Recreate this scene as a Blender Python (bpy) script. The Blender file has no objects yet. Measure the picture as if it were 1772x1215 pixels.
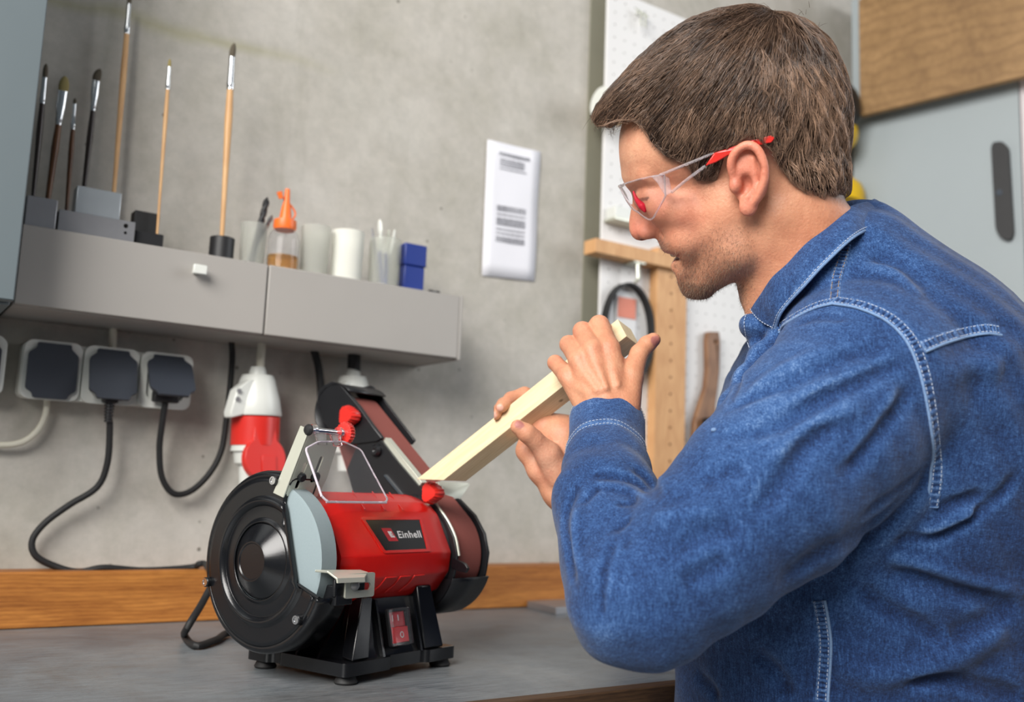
import bpy, bmesh, math, random
import numpy as np
from mathutils import Matrix, Vector
from mathutils.geometry import tessellate_polygon
random.seed(7); RNG = np.random.default_rng(7)
S = bpy.context.scene
COL = S.collection

# ------------------------------------------------------------------ camera
F, CX, CY = 1690.0, 886.0, 607.5          # focal length and centre in pixels of the 1772 x 1215 frame
Zc = np.array([464, 11907, 1690.0]); Zc /= np.linalg.norm(Zc)
Xc = np.array([2507, -338, 1690.0]); Xc -= Zc * (Xc @ Zc); Xc /= np.linalg.norm(Xc)
Yc = -np.cross(Zc, Xc)
RW = np.array([Xc, Yc, Zc])               # camera axes (right, up, forward) -> world
TZ = 0.90                                 # height of the bench top
CAM = np.array([0.0, 0.0, TZ + 0.19])
cd = bpy.data.cameras.new('camera'); cam = bpy.data.objects.new('camera', cd); COL.objects.link(cam)
cd.sensor_width = 36.0; cd.lens = F / 1772.0 * 36.0
cd.clip_start = 0.02; cd.clip_end = 60
_r, _u, _f = RW @ np.array([1, 0, 0.]), RW @ np.array([0, 1, 0.]), RW @ np.array([0, 0, 1.])
cam.matrix_world = Matrix(((_r[0], _u[0], -_f[0], CAM[0]), (_r[1], _u[1], -_f[1], CAM[1]), (_r[2], _u[2], -_f[2], CAM[2]), (0, 0, 0, 1)))
cd.dof.use_dof = True; cd.dof.focus_distance = 0.89; cd.dof.aperture_fstop = 4.5
S.camera = cam

# ------------------------------------------------------------------ light
S.view_settings.view_transform = 'Standard'; S.view_settings.look = 'None'
S.view_settings.gamma = 1.0; S.view_settings.use_curve_mapping = False
S.view_settings.exposure = -0.08
w = bpy.data.worlds.new('daylight'); S.world = w; w.use_nodes = True
w.node_tree.nodes['Background'].inputs[0].default_value = (0.80, 0.90, 1.0, 1)
w.node_tree.nodes['Background'].inputs[1].default_value = 0.16
def area(name, loc, target, sx, sy, power, col):
    l = bpy.data.lights.new(name, 'AREA'); l.shape = 'RECTANGLE'; l.size = sx; l.size_y = sy; l.energy = power; l.color = col
    o = bpy.data.objects.new(name, l); COL.objects.link(o); o.location = loc
    o.rotation_euler = (Vector(target) - Vector(loc)).to_track_quat('-Z', 'Y').to_euler()
    return o
area('window_daylight', (-1.5, -0.35, 2.55), (0.85, 1.0, 1.1), 1.9, 1.5, 165, (1.0, 0.97, 0.93))
area('doorway_daylight', (3.0, -0.5, 2.2), (1.1, 1.2, 1.2), 1.2, 1.8, 40, (0.95, 0.97, 1.0))

# ------------------------------------------------------------------ geometry helpers
def ray(px, py): return RW @ np.array([(px - CX) / F, -(py - CY) / F, 1.0])
def at(px, py, d): return CAM + ray(px, py) * d
def hit(px, py, n, c):
    n = np.array(n, float); r = ray(px, py); return CAM + r * ((c - n @ CAM) / (n @ r))
def onwall(px, py, y): return hit(px, py, (0, 1, 0), y)
def ontable(px, py, z=TZ): return hit(px, py, (0, 0, 1), z)
def unit(v): v = np.array(v, float); return v / (np.linalg.norm(v) + 1e-12)
def perp(d):
    d = unit(d); a = np.array([0, 0, 1.0]) if abs(d[2]) < 0.9 else np.array([1.0, 0, 0])
    u = unit(np.cross(a, d)); return u, np.cross(d, u)
def smooth_path(pts, n=8):
    P = np.array(pts, float); P = np.vstack([2 * P[0] - P[1], P, 2 * P[-1] - P[-2]]); out = []
    for i in range(1, len(P) - 2):
        for t in np.linspace(0, 1, n, endpoint=False):
            a, b, c, d = P[i - 1], P[i], P[i + 1], P[i + 2]
            out.append(0.5 * (2 * b + (c - a) * t + (2 * a - 5 * b + 4 * c - d) * t * t + (3 * b - a - 3 * c + d) * t ** 3))
    out.append(P[-2]); return np.array(out)
class MB:
    def __init__(s): s.v = []; s.f = []
    def add(s, v, f):
        o = len(s.v); s.v += [tuple(map(float, p)) for p in v]; s.f += [tuple(i + o for i in q) for q in f]; return s
    def box(s, lo, hi, R=None, c=None):
        lo, hi = np.array(lo, float), np.array(hi, float)
        v = np.array([[x, y, z] for x in (lo[0], hi[0]) for y in (lo[1], hi[1]) for z in (lo[2], hi[2])])
        if R is not None: c = np.array(c, float); v = (v - c) @ np.array(R).T + c
        return s.add(v, [(0, 1, 3, 2), (4, 6, 7, 5), (0, 4, 5, 1), (2, 3, 7, 6), (0, 2, 6, 4), (1, 5, 7, 3)])
    def rings(s, R, cap=True, closed=True):
        n = len(R[0]); v = [p for r in R for p in r]; f = []
        for i in range(len(R) - 1):
            for j in range(n if closed else n - 1):
                k = (j + 1) % n; f.append((i * n + j, i * n + k, (i + 1) * n + k, (i + 1) * n + j))
        if cap: f.append(tuple(range(n))[::-1]); f.append(tuple((len(R) - 1) * n + j for j in range(n)))
        return s.add(v, f)
    def lathe(s, prof, o, d, n=32, cap=True, a0=0.0, a1=None):      # prof: (along axis, radius)
        d = unit(d); u, w_ = perp(d); o = np.array(o, float)
        if a1 is None: A = np.arange(n) * 2 * math.pi / n; cl = True
        else: A = np.linspace(a0, a1, n); cl = False
        R = [[o + d * t + (u * math.cos(a) + w_ * math.sin(a)) * max(r, 1e-5) for a in A] for t, r in prof]
        return s.rings(R, cap, cl)
    def cyl(s, a, b, r, r2=None, n=20):
        a, b = np.array(a, float), np.array(b, float); L = np.linalg.norm(b - a)
        return s.lathe([(0, r), (L, r if r2 is None else r2)], a, b - a, n)
    def tube(s, pts, r, n=10, sm=8, flat=1.0):
        P = smooth_path(pts, sm) if sm else np.array(pts, float); m = len(P)
        rr = np.interp(np.linspace(0, 1, m), np.linspace(0, 1, len(r)), r) if hasattr(r, '__len__') else np.full(m, r)
        T = np.gradient(P, axis=0); u, _ = perp(T[0]); R = []
        for i in range(m):
            t = unit(T[i]); u = unit(u - t * (u @ t)); b = np.cross(t, u)
            R.append([P[i] + (u * math.cos(a) + b * flat * math.sin(a)) * rr[i] for a in np.arange(n) * 2 * math.pi / n])
        return s.rings(R)
    def prism(s, poly, vec, holes=()):                              # flat polygon (3-D points), pushed out along vec
        loops = [[np.array(p, float) for p in poly]] + [[np.array(p, float) for p in h] for h in holes]; vec = np.array(vec, float)
        allp = [p for l in loops for p in l]; n = len(allp)
        tri = tessellate_polygon([[Vector(p) for p in l] for l in loops])
        f = [tuple(t) for t in tri] + [tuple(i + n for i in t[::-1]) for t in tri]; o = 0
        for l in loops:
            m = len(l)
            for j in range(m): k = (j + 1) % m; f.append((o + j, o + k, n + o + k, n + o + j))
            o += m
        return s.add(allp + [p + vec for p in allp], f)
    def sphere(s, c, r, nu=20, nv=12, sc=(1, 1, 1)):
        c = np.array(c, float); R = []
        for i in range(nv + 1):
            t = math.pi * i / nv; rr = max(math.sin(t), 1e-4)
            R.append([c + np.array([rr * math.cos(a) * sc[0], rr * math.sin(a) * sc[1], math.cos(t) * sc[2]]) * r for a in np.arange(nu) * 2 * math.pi / nu])
        return s.rings(R)
def rrect(w_, h, r, n=5):
    out = []
    for cx, cy, a in ((w_ / 2 - r, h / 2 - r, 0), (-w_ / 2 + r, h / 2 - r, 90), (-w_ / 2 + r, -h / 2 + r, 180), (w_ / 2 - r, -h / 2 + r, 270)):
        for k in range(n + 1):
            t = math.radians(a + 90 * k / n); out.append((cx + r * math.cos(t), cy + r * math.sin(t)))
    return out
def round_poly(P, r, n=4):                                          # rounds the corners of a 2-D polygon
    P = [np.array(p, float) for p in P]; out = []
    for i, p in enumerate(P):
        a, b = P[i - 1] - p, P[(i + 1) % len(P)] - p; q = min(r, np.linalg.norm(a) * .45, np.linalg.norm(b) * .45)
        A, B = p + unit(a) * q, p + unit(b) * q
        for t in np.linspace(0, 1, n + 1): out.append(tuple((1 - t) ** 2 * A + 2 * t * (1 - t) * p + t * t * B))
    return out
def link(name, v, f, m, parent=None, sharp=35, bev=0, world=True, seg=2):
    """one mesh object; vertices are world points unless world is False (then they are in the parent's frame)"""
    v = np.array(v, float).reshape(-1, 3)
    me = bpy.data.meshes.new(name); o = bpy.data.objects.new(name, me); COL.objects.link(o)
    if parent is not None:
        o.parent = parent
        if world:
            M = np.array(MATS_OF[parent.name].inverted()); v = v @ M[:3, :3].T + M[:3, 3]
        MATS_OF[o.name] = MATS_OF[parent.name]
    else:
        c = (v.min(0) + v.max(0)) / 2; c[2] = v[:, 2].min(); v = v - c; o.location = c
        MATS_OF[o.name] = Matrix.Translation(c)
    me.from_pydata(v.tolist(), [], f); me.update()
    bm = bmesh.new(); bm.from_mesh(me); bmesh.ops.recalc_face_normals(bm, faces=bm.faces); bm.to_mesh(me); bm.free()
    if m is not None: me.materials.append(m)
    if sharp is not None: me.shade_smooth(); me.set_sharp_from_angle(angle=math.radians(sharp))
    if bev:
        b = o.modifiers.new('bevel', 'BEVEL'); b.width = bev; b.segments = seg; b.limit_method = 'ANGLE'; b.angle_limit = math.radians(35); b.harden_normals = False
    return o
MATS_OF = {}
def obj(name, mb, m, parent=None, **k): return link(name, mb.v, mb.f, m, parent, **k)
def tag(o, label=None, cat=None, group=None, kind=None):
    for a, b in (('label', label), ('category', cat), ('group', group), ('kind', kind)):
        if b: o[a] = b
    return o
def thing(name, label, cat, loc, R=None, group=None):
    o = bpy.data.objects.new(name, None); COL.objects.link(o); o.empty_display_size = 0.02
    M = Matrix.Translation(Vector(loc))
    if R is not None: M = M @ Matrix(np.array(R).tolist()).to_4x4()
    o.matrix_world = M; o.location = M.to_translation(); o.rotation_euler = M.to_euler(); MATS_OF[o.name] = M
    return tag(o, label, cat, group)

# ------------------------------------------------------------------ materials
def nd(nt, t, **k):
    n = nt.nodes.new(t)
    for a, b in k.items():
        if a.startswith('i_'): n.inputs[a[2:].replace('_', ' ')].default_value = b
        else: setattr(n, a, b)
    return n
def lin(c):
    return tuple((x / 255 / 12.92 if x / 255 <= .04045 else ((x / 255 + .055) / 1.055) ** 2.4) for x in c) + (1.0,)
def ramp(nt, fac, stops):
    r = nt.nodes.new('ShaderNodeValToRGB'); e = r.color_ramp.elements
    while len(e) < len(stops): e.new(0.5)
    for i, (p, c) in enumerate(stops): e[i].position = p; e[i].color = c if len(c) == 4 else tuple(c) + (1,)
    nt.links.new(fac, r.inputs[0]); return r.outputs[0]
def mixc(nt, a, b, fac, mode='MIX'):
    m = nt.nodes.new('ShaderNodeMix'); m.data_type = 'RGBA'; m.blend_type = mode
    for s_, x in ((m.inputs[0], fac), (m.inputs[6], a), (m.inputs[7], b)):
        if hasattr(x, 'is_linked'): nt.links.new(x, s_)
        else: s_.default_value = x
    return m.outputs[2]
def mth(nt, op, a, b=None, c=None):
    m = nt.nodes.new('ShaderNodeMath'); m.operation = op
    for i, x in enumerate((a, b, c)):
        if x is None: continue
        if hasattr(x, 'is_linked'): nt.links.new(x, m.inputs[i])
        else: m.inputs[i].default_value = x
    return m.outputs[0]
def noise(nt, co, scale, detail=4, rough=.55, dist=0.0):
    n = nd(nt, 'ShaderNodeTexNoise', i_Scale=scale, i_Detail=detail, i_Roughness=rough, i_Distortion=dist)
    nt.links.new(co, n.inputs['Vector']); return n.outputs['Fac']
def mapped(nt, co, sc=(1, 1, 1), rot=(0, 0, 0)):
    m = nt.nodes.new('ShaderNodeMapping'); m.inputs['Scale'].default_value = sc; m.inputs['Rotation'].default_value = rot
    nt.links.new(co, m.inputs[0]); return m.outputs[0]
def bump(nt, h, strength, dist=.001, prev=None):
    b = nd(nt, 'ShaderNodeBump', i_Strength=strength, i_Distance=dist); nt.links.new(h, b.inputs['Height'])
    if prev is not None: nt.links.new(prev, b.inputs['Normal'])
    return b.outputs[0]
def newmat(name):
    m = bpy.data.materials.new(name); m.use_nodes = True; nt = m.node_tree
    return m, nt, nt.nodes['Principled BSDF'], nt.nodes.new('ShaderNodeTexCoord').outputs['Object']
def mat(name, c, rough=.5, metal=0.0, var=.12, sc=40, bmp=0.0, bsc=400, **k):
    m, nt, P, co = newmat(name); c = lin(c)
    n = noise(nt, co, sc)
    col = mixc(nt, tuple(x * (1 - var) for x in c[:3]) + (1,), tuple(min(1, x * (1 + var)) for x in c[:3]) + (1,), n)
    nt.links.new(col, P.inputs['Base Color'])
    P.inputs['Metallic'].default_value = metal
    nt.links.new(mth(nt, 'MULTIPLY_ADD', noise(nt, co, sc * 2.3), .22 * rough, rough * .89), P.inputs['Roughness'])
    if bmp: nt.links.new(bump(nt, noise(nt, co, bsc, 3), bmp, .0006), P.inputs['Normal'])
    for a, b in k.items(): P.inputs[a.replace('_', ' ')].default_value = b
    return m
M = {}
# ------------------------------------------------------------------ materials of the room
def m_concrete():
    m, nt, P, co = newmat('concrete')
    big = noise(nt, co, 1.7, 5, .6, .4); mid = noise(nt, co, 7, 6, .65, .3); fine = noise(nt, co, 60, 5, .7)
    c = ramp(nt, big, [(.30, lin((160, 157, 147))), (.5, lin((178, 174, 166))), (.72, lin((192, 188, 181)))])
    c = mixc(nt, c, ramp(nt, mid, [(.30, lin((150, 147, 134))), (.5, lin((178, 174, 166))), (.75, lin((196, 193, 187)))]), .5)
    c = mixc(nt, c, ramp(nt, fine, [(.3, (.30, .295, .28)), (.7, (.72, .70, .68))]), .22, 'OVERLAY')
    st = noise(nt, mapped(nt, co, (5, 5, .9)), 2.2, 4, .6, .6)                       # run-down streaks
    c = mixc(nt, c, lin((116, 114, 96)), mth(nt, 'MULTIPLY', ramp(nt, st, [(.56, (0, 0, 0)), (.74, (1, 1, 1))]), .22))
    # an olive tide mark that runs obliquely across the upper wall
    s = nt.nodes.new('ShaderNodeSeparateXYZ'); nt.links.new(co, s.inputs[0])
    wob = mth(nt, 'MULTIPLY', noise(nt, co, 5, 3), .05)
    ln = mth(nt, 'ADD', mth(nt, 'SUBTRACT', s.outputs[2], mth(nt, 'MULTIPLY', s.outputs[0], .03)), wob)
    d = mth(nt, 'ABSOLUTE', mth(nt, 'SUBTRACT', ln, 1.768))
    c = mixc(nt, c, lin((150, 146, 104)), mth(nt, 'MULTIPLY', ramp(nt, d, [(0, (1, 1, 1)), (.014, (0, 0, 0))]), mth(nt, 'MULTIPLY', ramp(nt, mth(nt, 'ADD', s.outputs[0], .9), [(.42, (1, 1, 1)), (.60, (0, 0, 0))]), .5)))
    v = nd(nt, 'ShaderNodeTexVoronoi', i_Scale=26.0); nt.links.new(co, v.inputs['Vector'])
    v2 = nd(nt, 'ShaderNodeTexVoronoi', i_Scale=9.0); nt.links.new(co, v2.inputs['Vector'])
    pit = mth(nt, 'MAXIMUM', ramp(nt, v.outputs['Distance'], [(.05, (1, 1, 1)), (.09, (0, 0, 0))]), ramp(nt, v2.outputs['Distance'], [(.022, (1, 1, 1)), (.036, (0, 0, 0))]))
    keep = ramp(nt, noise(nt, co, 3.1, 2), [(.5, (0, 0, 0)), (.6, (1, 1, 1))])
    pit = mth(nt, 'MULTIPLY', pit, keep)
    c = mixc(nt, c, lin((78, 74, 64)), mth(nt, 'MULTIPLY', pit, .75))
    nt.links.new(c, P.inputs['Base Color']); P.inputs['Roughness'].default_value = .85
    h = mth(nt, 'SUBTRACT', mth(nt, 'ADD', mth(nt, 'MULTIPLY', mid, .6), mth(nt, 'MULTIPLY', fine, .25)), pit)
    nt.links.new(bump(nt, h, .35, .002), P.inputs['Normal']); return m
def m_wood(name, a, b, dark, sc=(1, 9, 9), ring=3.0, rough=.5, knots=None, spec=.4):
    m, nt, P, co = newmat(name)
    g = noise(nt, mapped(nt, co, sc), ring, 6, .62, .9)
    c = ramp(nt, g, [(.25, lin(dark)), (.45, lin(a)), (.62, lin(b)), (.8, lin(a))])
    f = noise(nt, mapped(nt, co, tuple(x * 12 for x in sc)), ring, 3, .6)
    c = mixc(nt, c, ramp(nt, f, [(.35, lin(dark)), (.6, lin(b))]), .25)
    w_ = nt.nodes.new('ShaderNodeTexWave'); w_.inputs['Scale'].default_value = ring * 2.2; w_.inputs['Distortion'].default_value = 7; w_.inputs['Detail'].default_value = 3; w_.bands_direction = 'Z'
    nt.links.new(mapped(nt, co, tuple(x * .8 for x in sc)), w_.inputs['Vector'])
    c = mixc(nt, c, lin(dark), mth(nt, 'MULTIPLY', ramp(nt, w_.outputs['Fac'], [(.5, (0, 0, 0)), (.95, (1, 1, 1))]), .33))
    for (p, r, squash) in knots or []:
        q = nt.nodes.new('ShaderNodeVectorMath'); q.operation = 'SUBTRACT'; nt.links.new(co, q.inputs[0]); q.inputs[1].default_value = p
        q2 = nt.nodes.new('ShaderNodeVectorMath'); q2.operation = 'MULTIPLY'; nt.links.new(q.outputs[0], q2.inputs[0]); q2.inputs[1].default_value = squash
        q3 = nt.nodes.new('ShaderNodeVectorMath'); q3.operation = 'LENGTH'; nt.links.new(q2.outputs[0], q3.inputs[0])
        e = mth(nt, 'ADD', q3.outputs['Value'], mth(nt, 'MULTIPLY', mth(nt, 'SUBTRACT', noise(nt, co, 90, 3), .5), r * 1.2))
        c = mixc(nt, c, tuple(x * .35 for x in lin(dark)[:3]) + (1,), ramp(nt, mth(nt, 'DIVIDE', e, r), [(.45, (.9, .9, .9)), (1.15, (0, 0, 0))]))
    nt.links.new(c, P.inputs['Base Color']); P.inputs['Roughness'].default_value = rough; P.inputs['Specular IOR Level'].default_value = spec
    nt.links.new(bump(nt, f, .18, .0006), P.inputs['Normal']); return m
def m_steel_top():
    m, nt, P, co = newmat('bench_sheet')
    a = noise(nt, co, 5, 6, .65, .6); b = noise(nt, mapped(nt, co, (3, 22, 1)), 9, 5, .7, .3); f = noise(nt, co, 220, 3, .7)
    c = ramp(nt, a, [(.3, lin((88, 96, 104))), (.5, lin((122, 130, 136))), (.7, lin((146, 150, 152)))])
    c = mixc(nt, c, ramp(nt, b, [(.35, lin((82, 84, 86))), (.6, lin((134, 136, 138)))]), .4)
    c = mixc(nt, c, lin((96, 84, 72)), mth(nt, 'MULTIPLY', ramp(nt, noise(nt, co, 4.2, 5, .6, 1.2), [(.56, (0, 0, 0)), (.72, (1, 1, 1))]), .45))
    v = nd(nt, 'ShaderNodeTexVoronoi', i_Scale=210.0); nt.links.new(co, v.inputs['Vector'])
    c = mixc(nt, c, lin((205, 205, 200)), mth(nt, 'MULTIPLY', ramp(nt, v.outputs['Distance'], [(.05, (1, 1, 1)), (.11, (0, 0, 0))]), mth(nt, 'MULTIPLY', ramp(nt, noise(nt, co, 14, 3), [(.55, (0, 0, 0)), (.66, (1, 1, 1))]), .7)))
    c = mixc(nt, c, lin((60, 60, 60)), mth(nt, 'MULTIPLY', ramp(nt, f, [(.58, (0, 0, 0)), (.72, (1, 1, 1))]), .35))
    nt.links.new(c, P.inputs['Base Color']); P.inputs['Metallic'].default_value = .25
    nt.links.new(ramp(nt, b, [(.3, (.34, .34, .34)), (.7, (.55, .55, .55))]), P.inputs['Roughness'])
    nt.links.new(bump(nt, mth(nt, 'ADD', f, mth(nt, 'MULTIPLY', b, .5)), .12, .0008), P.inputs['Normal']); return m
def m_clear(name, c, rough=.03, trans=.96, alpha=1.0, ior=1.3):
    m, nt, P, co = newmat(name); P.inputs['Base Color'].default_value = lin(c)
    P.inputs['Transmission Weight'].default_value = trans; P.inputs['IOR'].default_value = ior
    nt.links.new(mth(nt, 'MULTIPLY_ADD', noise(nt, co, 60), .04, rough), P.inputs['Roughness']); P.inputs['Alpha'].default_value = alpha
    return m
M['concrete'] = m_concrete()
M['cab'] = mat('cabinet_grey', (94, 104, 108), .45, var=.05, sc=8)
M['cab_r'] = mat('cabinet_pale_grey', (156, 165, 168), .4, var=.04, sc=6)
M['drawer'] = mat('drawer_grey', (158, 154, 149), .5, var=.05, sc=9, bmp=.05)
M['bench'] = m_steel_top()
M['board'] = m_wood('pine_stained', (158, 98, 42), (188, 124, 58), (108, 58, 20), (1.3, 12, 12), 3.0, .5, [((-.205 , 0, .038), .012, (1, .6, 1.1)), ((.60, 0, .046), .012, (1, .6, .8)), ((.5, 0, .03), .006, (1, .6, .8))])
M['edge'] = m_wood('edge_worn', (66, 48, 34), (96, 70, 46), (34, 24, 18), (1.3, 14, 14), 3.0, .6)
M['beech'] = m_wood('beech_batten', (200, 152, 104), (214, 168, 120), (184, 134, 88), (6, 6, .8), 3.0, .55)
M['ply'] = m_wood('plywood', (140, 108, 68), (158, 124, 82), (112, 82, 50), (1.2, 4, 4), 1.6, .55, [((-.13, 0, .12), .009, (1, 1, 1))])
M['handle_wood'] = m_wood('brush_wood', (128, 92, 66), (150, 112, 82), (96, 64, 44), (8, 8, 1), 3.0, .5)
M['pale_wood'] = m_wood('pale_handle', (206, 162, 112), (222, 182, 134), (184, 138, 92), (10, 10, .8), 3.0, .42)
M['brown_wood'] = m_wood('brown_handle', (92, 58, 34), (124, 82, 50), (52, 32, 20), (10, 10, .8), 3.0, .35)
M['dark_wood'] = mat('dark_lacquer', (46, 34, 30), .3, sc=60)
M['stick'] = m_wood('planed_spruce', (224, 206, 170), (234, 218, 184), (206, 184, 144), (1.1, 16, 16), 3.2, .6, [((.044, -.012, -.004), .003, (.8, 1, 1))], .25)
M['ferrule'] = mat('ferrule', (205, 208, 210), .22, 1.0)
M['bristle'] = mat('bristle', (84, 76, 62), .8, sc=300, bmp=.4, bsc=900)
M['bristle_y'] = mat('bristle_ochre', (148, 134, 84), .8, sc=300, bmp=.4, bsc=900)
M['alu'] = mat('aluminium', (176, 182, 186), .38, .7, var=.08, sc=30, bmp=.06)
M['steel'] = mat('ground_steel', (150, 150, 153), .42, .6, var=.15, sc=24, bmp=.08)
M['zinc'] = mat('zinc_sheet', (206, 208, 194), .34, .45, var=.06, sc=30)
M['chrome'] = mat('chrome', (215, 218, 222), .12, 1.0, var=.03)
M['blackp'] = mat('black_plastic', (26, 26, 28), .5, var=.15)
M['blackg'] = mat('black_gloss', (16, 17, 20), .22, var=.1, sc=30, bmp=.10, bsc=900)
M['blackm'] = mat('black_metal', (22, 23, 26), .36, var=.12, sc=50, bmp=.12, bsc=1100)
M['rubber'] = mat('rubber', (24, 24, 25), .65)
M['lid'] = mat('socket_lid', (52, 57, 66), .5, var=.06, sc=30)
M['whitep'] = mat('white_plastic', (212, 214, 208), .35, var=.03)
M['offwhite'] = mat('offwhite_cable', (206, 202, 186), .5, var=.06)
M['redp'] = mat('red_plastic', (206, 44, 36), .32, var=.06)
M['orange'] = mat('orange_plastic', (236, 112, 42), .4, var=.06)
M['bluep'] = mat('blue_plastic', (20, 46, 124), .4, var=.08)
M['yellowp'] = mat('yellow_plastic', (226, 184, 22), .4, var=.06)
M['cup'] = m_clear('frosted_cup', (232, 233, 228), .3, .84, 1.0, 1.03)
M['cup2'] = m_clear('milky_cup', (236, 236, 228), .4, .35, 1.0, 1.1)
M['clear'] = m_clear('clear_plastic', (250, 250, 252), .02, .98, 1.0, 1.18)
M['oil'] = m_clear('oil', (222, 160, 66), .08, .75, 1.0, 1.1)
M['paper'] = mat('paper', (226, 226, 232), .8, var=.02, sc=12)
M['ink'] = mat('grey_print', (150, 150, 156), .8, var=.15, sc=300)
M['peg'] = mat('white_hardboard', (222, 221, 220), .5, var=.03, sc=10)
M['hole'] = mat('hole_dark', (120, 116, 110), .9)
M['pinhole'] = mat('pinhole_brown', (120, 82, 50), .9)
M['label_red'] = mat('label_red', (214, 130, 108), .6)
M['label_white'] = mat('label_white', (214, 214, 214), .5)
M['pinkwhite'] = mat('pale_frame', (206, 198, 200), .5)

WY = 1.38                                                             # face of the concrete wall
# ------------------------------------------------------------------ the setting
o = obj('wall_back', MB().box((-1.6, WY, 0), (3.4, WY + .15, 2.9)), M['concrete'], sharp=None); tag(o, 'grey concrete back wall with stains and small air holes', kind='structure')
o = obj('floor', MB().box((-1.6, -2.2, -.1), (3.4, WY, 0)), M['concrete'], sharp=None); tag(o, 'grey concrete floor', kind='structure')

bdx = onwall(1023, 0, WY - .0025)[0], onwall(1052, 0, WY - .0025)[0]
M['band'] = mat('olive_shadow', (132, 130, 114), .9, var=.12, sc=14, bmp=.15, bsc=60)  # thin strip coloured to stand for the shadow the pegboard casts
o = obj('shadow_strip_1', MB().box((bdx[0], WY - .0025, TZ), (bdx[1] + .012, WY + .001, 2.85)), M['band']); tag(o, 'olive grey vertical strip painted as the pegboard shadow on the wall', kind='structure')
# ------------------------------------------------------------------ workbench
TF = .75                                                              # front edge of the bench
wb = thing('workbench', 'long workbench with worn grey metal sheet top and dark wooden front edge', 'workbench', (.6, 1.05, 0))
obj('top_sheet', MB().box((-1.1, TF + .012, TZ - .003), (1.7, WY - .002, TZ)), M['bench'], wb)
obj('top_board', MB().box((-1.1, TF + .02, TZ - .04), (1.7, WY - .002, TZ - .0032)), M['edge'], wb)
obj('front_edge', MB().box((-1.1, TF, TZ - .05), (1.7, TF + .02, TZ + .001)), M['edge'], wb, bev=.002)
for x in (-1.0, 1.62):
    for y in (TF + .06, WY - .08): obj('leg', MB().box((x - .035, y - .035, 0), (x + .035, y + .035, TZ - .04)), M['edge'], wb)
o = obj('backboard_plank', MB().box((-1.1, 1.335, TZ + .0005), (1.7, WY - .001, TZ + .068)), M['board'], bev=.002)
tag(o, 'stained pine plank with knots standing along the wall on the bench', 'plank')
a = ontable(912, 1052); b = ontable(962, 1064)
pl = MB(); d = unit(b - a); e = np.array([d[1], -d[0], 0]) * -1
q = [b, b + e * -.0 + d * 0, a]
pl.prism([a, b, b + np.array([.12, .012, 0]), a + np.array([.12, .012, 0])], (0, 0, .011))
tag(obj('steel_bar', pl, M['steel'], bev=.0008), 'flat dark steel bar lying on the bench against the pine plank', 'metal bar')

# ------------------------------------------------------------------ wall cabinet at the left, shelf box with two flaps
cy = 1.15; cx = onwall(40, 360, cy)[0]; cz = onwall(22, 525, cy)[2]
c = thing('wall_cabinet', 'tall grey metal wall cabinet at the left edge of the picture', 'cabinet', (cx - .3, cy + .1, cz))
obj('body', MB().box((cx - .6, cy + .018, cz), (cx, WY - .001, 2.3)), M['cab'], c, bev=.002)
obj('door', MB().box((cx - .6, cy, cz + .003), (cx + .0015, cy + .0165, 2.3)), M['cab'], c, bev=.0015)
SY = 1.25
p0, p1 = onwall(40, 385, SY), onwall(800, 515, SY); p2 = onwall(795, 622, SY)
sx0, sx1, sz1, sz0 = p0[0], p1[0], (p0[2] + p1[2]) / 2, p2[2]
sm = onwall(461, 520, SY)[0]
sh = thing('shelf_box', 'long grey metal shelf box with two front flaps mounted on the concrete wall', 'shelf', ((sx0 + sx1) / 2, 1.31, sz0))
obj('body', MB().box((sx0, SY + .012, sz0), (sx1, WY - .001, sz1 - .004)), M['drawer'], sh, bev=.001)
for xa, xb in ((sx0, sm - .0012), (sm + .0012, sx1 - .004)):
    dr = obj('flap', MB().box((xa, SY, sz0 + .001), (xb, SY + .011, sz1)), M['drawer'], sh, bev=.0012)
    if xa == sx0:
        k = onwall(340, 470, SY)
        kb = MB().box((k[0] - .005, SY - .012, k[2] - .004), (k[0] + .006, SY + .001, k[2] + .005)).box((k[0] - .008, SY - .016, k[2] - .0055), (k[0] + .009, SY - .011, k[2] + .0065))
        tag(obj('knob', kb, M['whitep'], dr, bev=.001), 'small white plastic knob')
obj('end_cap', MB().box((sx1 - .0035, SY - .001, sz0 - .001), (sx1 + .001, WY - .001, sz1 + .001)), M['drawer'], sh, bev=.0008)
ST = sz1                                                              # top of the shelf box
obj('top_plate', MB().box((sx0, SY + .0115, sz1 - .0038), (sx1 - .0038, WY - .001, sz1)), M['drawer'], sh)

def shx(px, y): return hit(px, 0, (0, 1, 0), y)[0]
def on_shelf(px, py, y): p = onwall(px, py, y); return p
# ------------------------------------------------------------------ things standing on the shelf box
y0 = SY + .014
def block(name, px0, px1, py_top, m, label, cat, y=y0, dep=.03, zb=None, pyc=None, bev=.0012):
    zb = ST if zb is None else zb; pc = pyc or py_top
    xa, xb = onwall(px0, pc, y)[0], onwall(px1, pc, y)[0]; zt = onwall((px0 + px1) / 2, py_top, y)[2]
    return xa, xb, zt, tag(obj(name, MB().box((xa, y, zb + .0002), (xb, y + dep, zt)), m, bev=bev), label, cat)
block('steel_block', 44, 99, 341, M['steel'], 'squarish dull steel block at the left end of the shelf box', 'metal block', pyc=365)
xa, xb = onwall(101, 385, y0)[0], onwall(233, 400, y0)[0]; zt = onwall(110, 363, y0)[2]
hz = [onwall(218, 391, y0), onwall(217, 403, y0)]
bb = MB(); circ = lambda c_, r: [(c_[0] + r * math.cos(t), y0, c_[2] + r * math.sin(t)) for t in np.arange(12) * math.pi / 6]
bb.prism([(xa, y0, ST + .0002), (xb, y0, ST + .0002), (xb, y0, zt), (xa, y0, zt)], (0, .028, 0), [circ(hz[0], .003), circ(hz[1], .002)])
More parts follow.
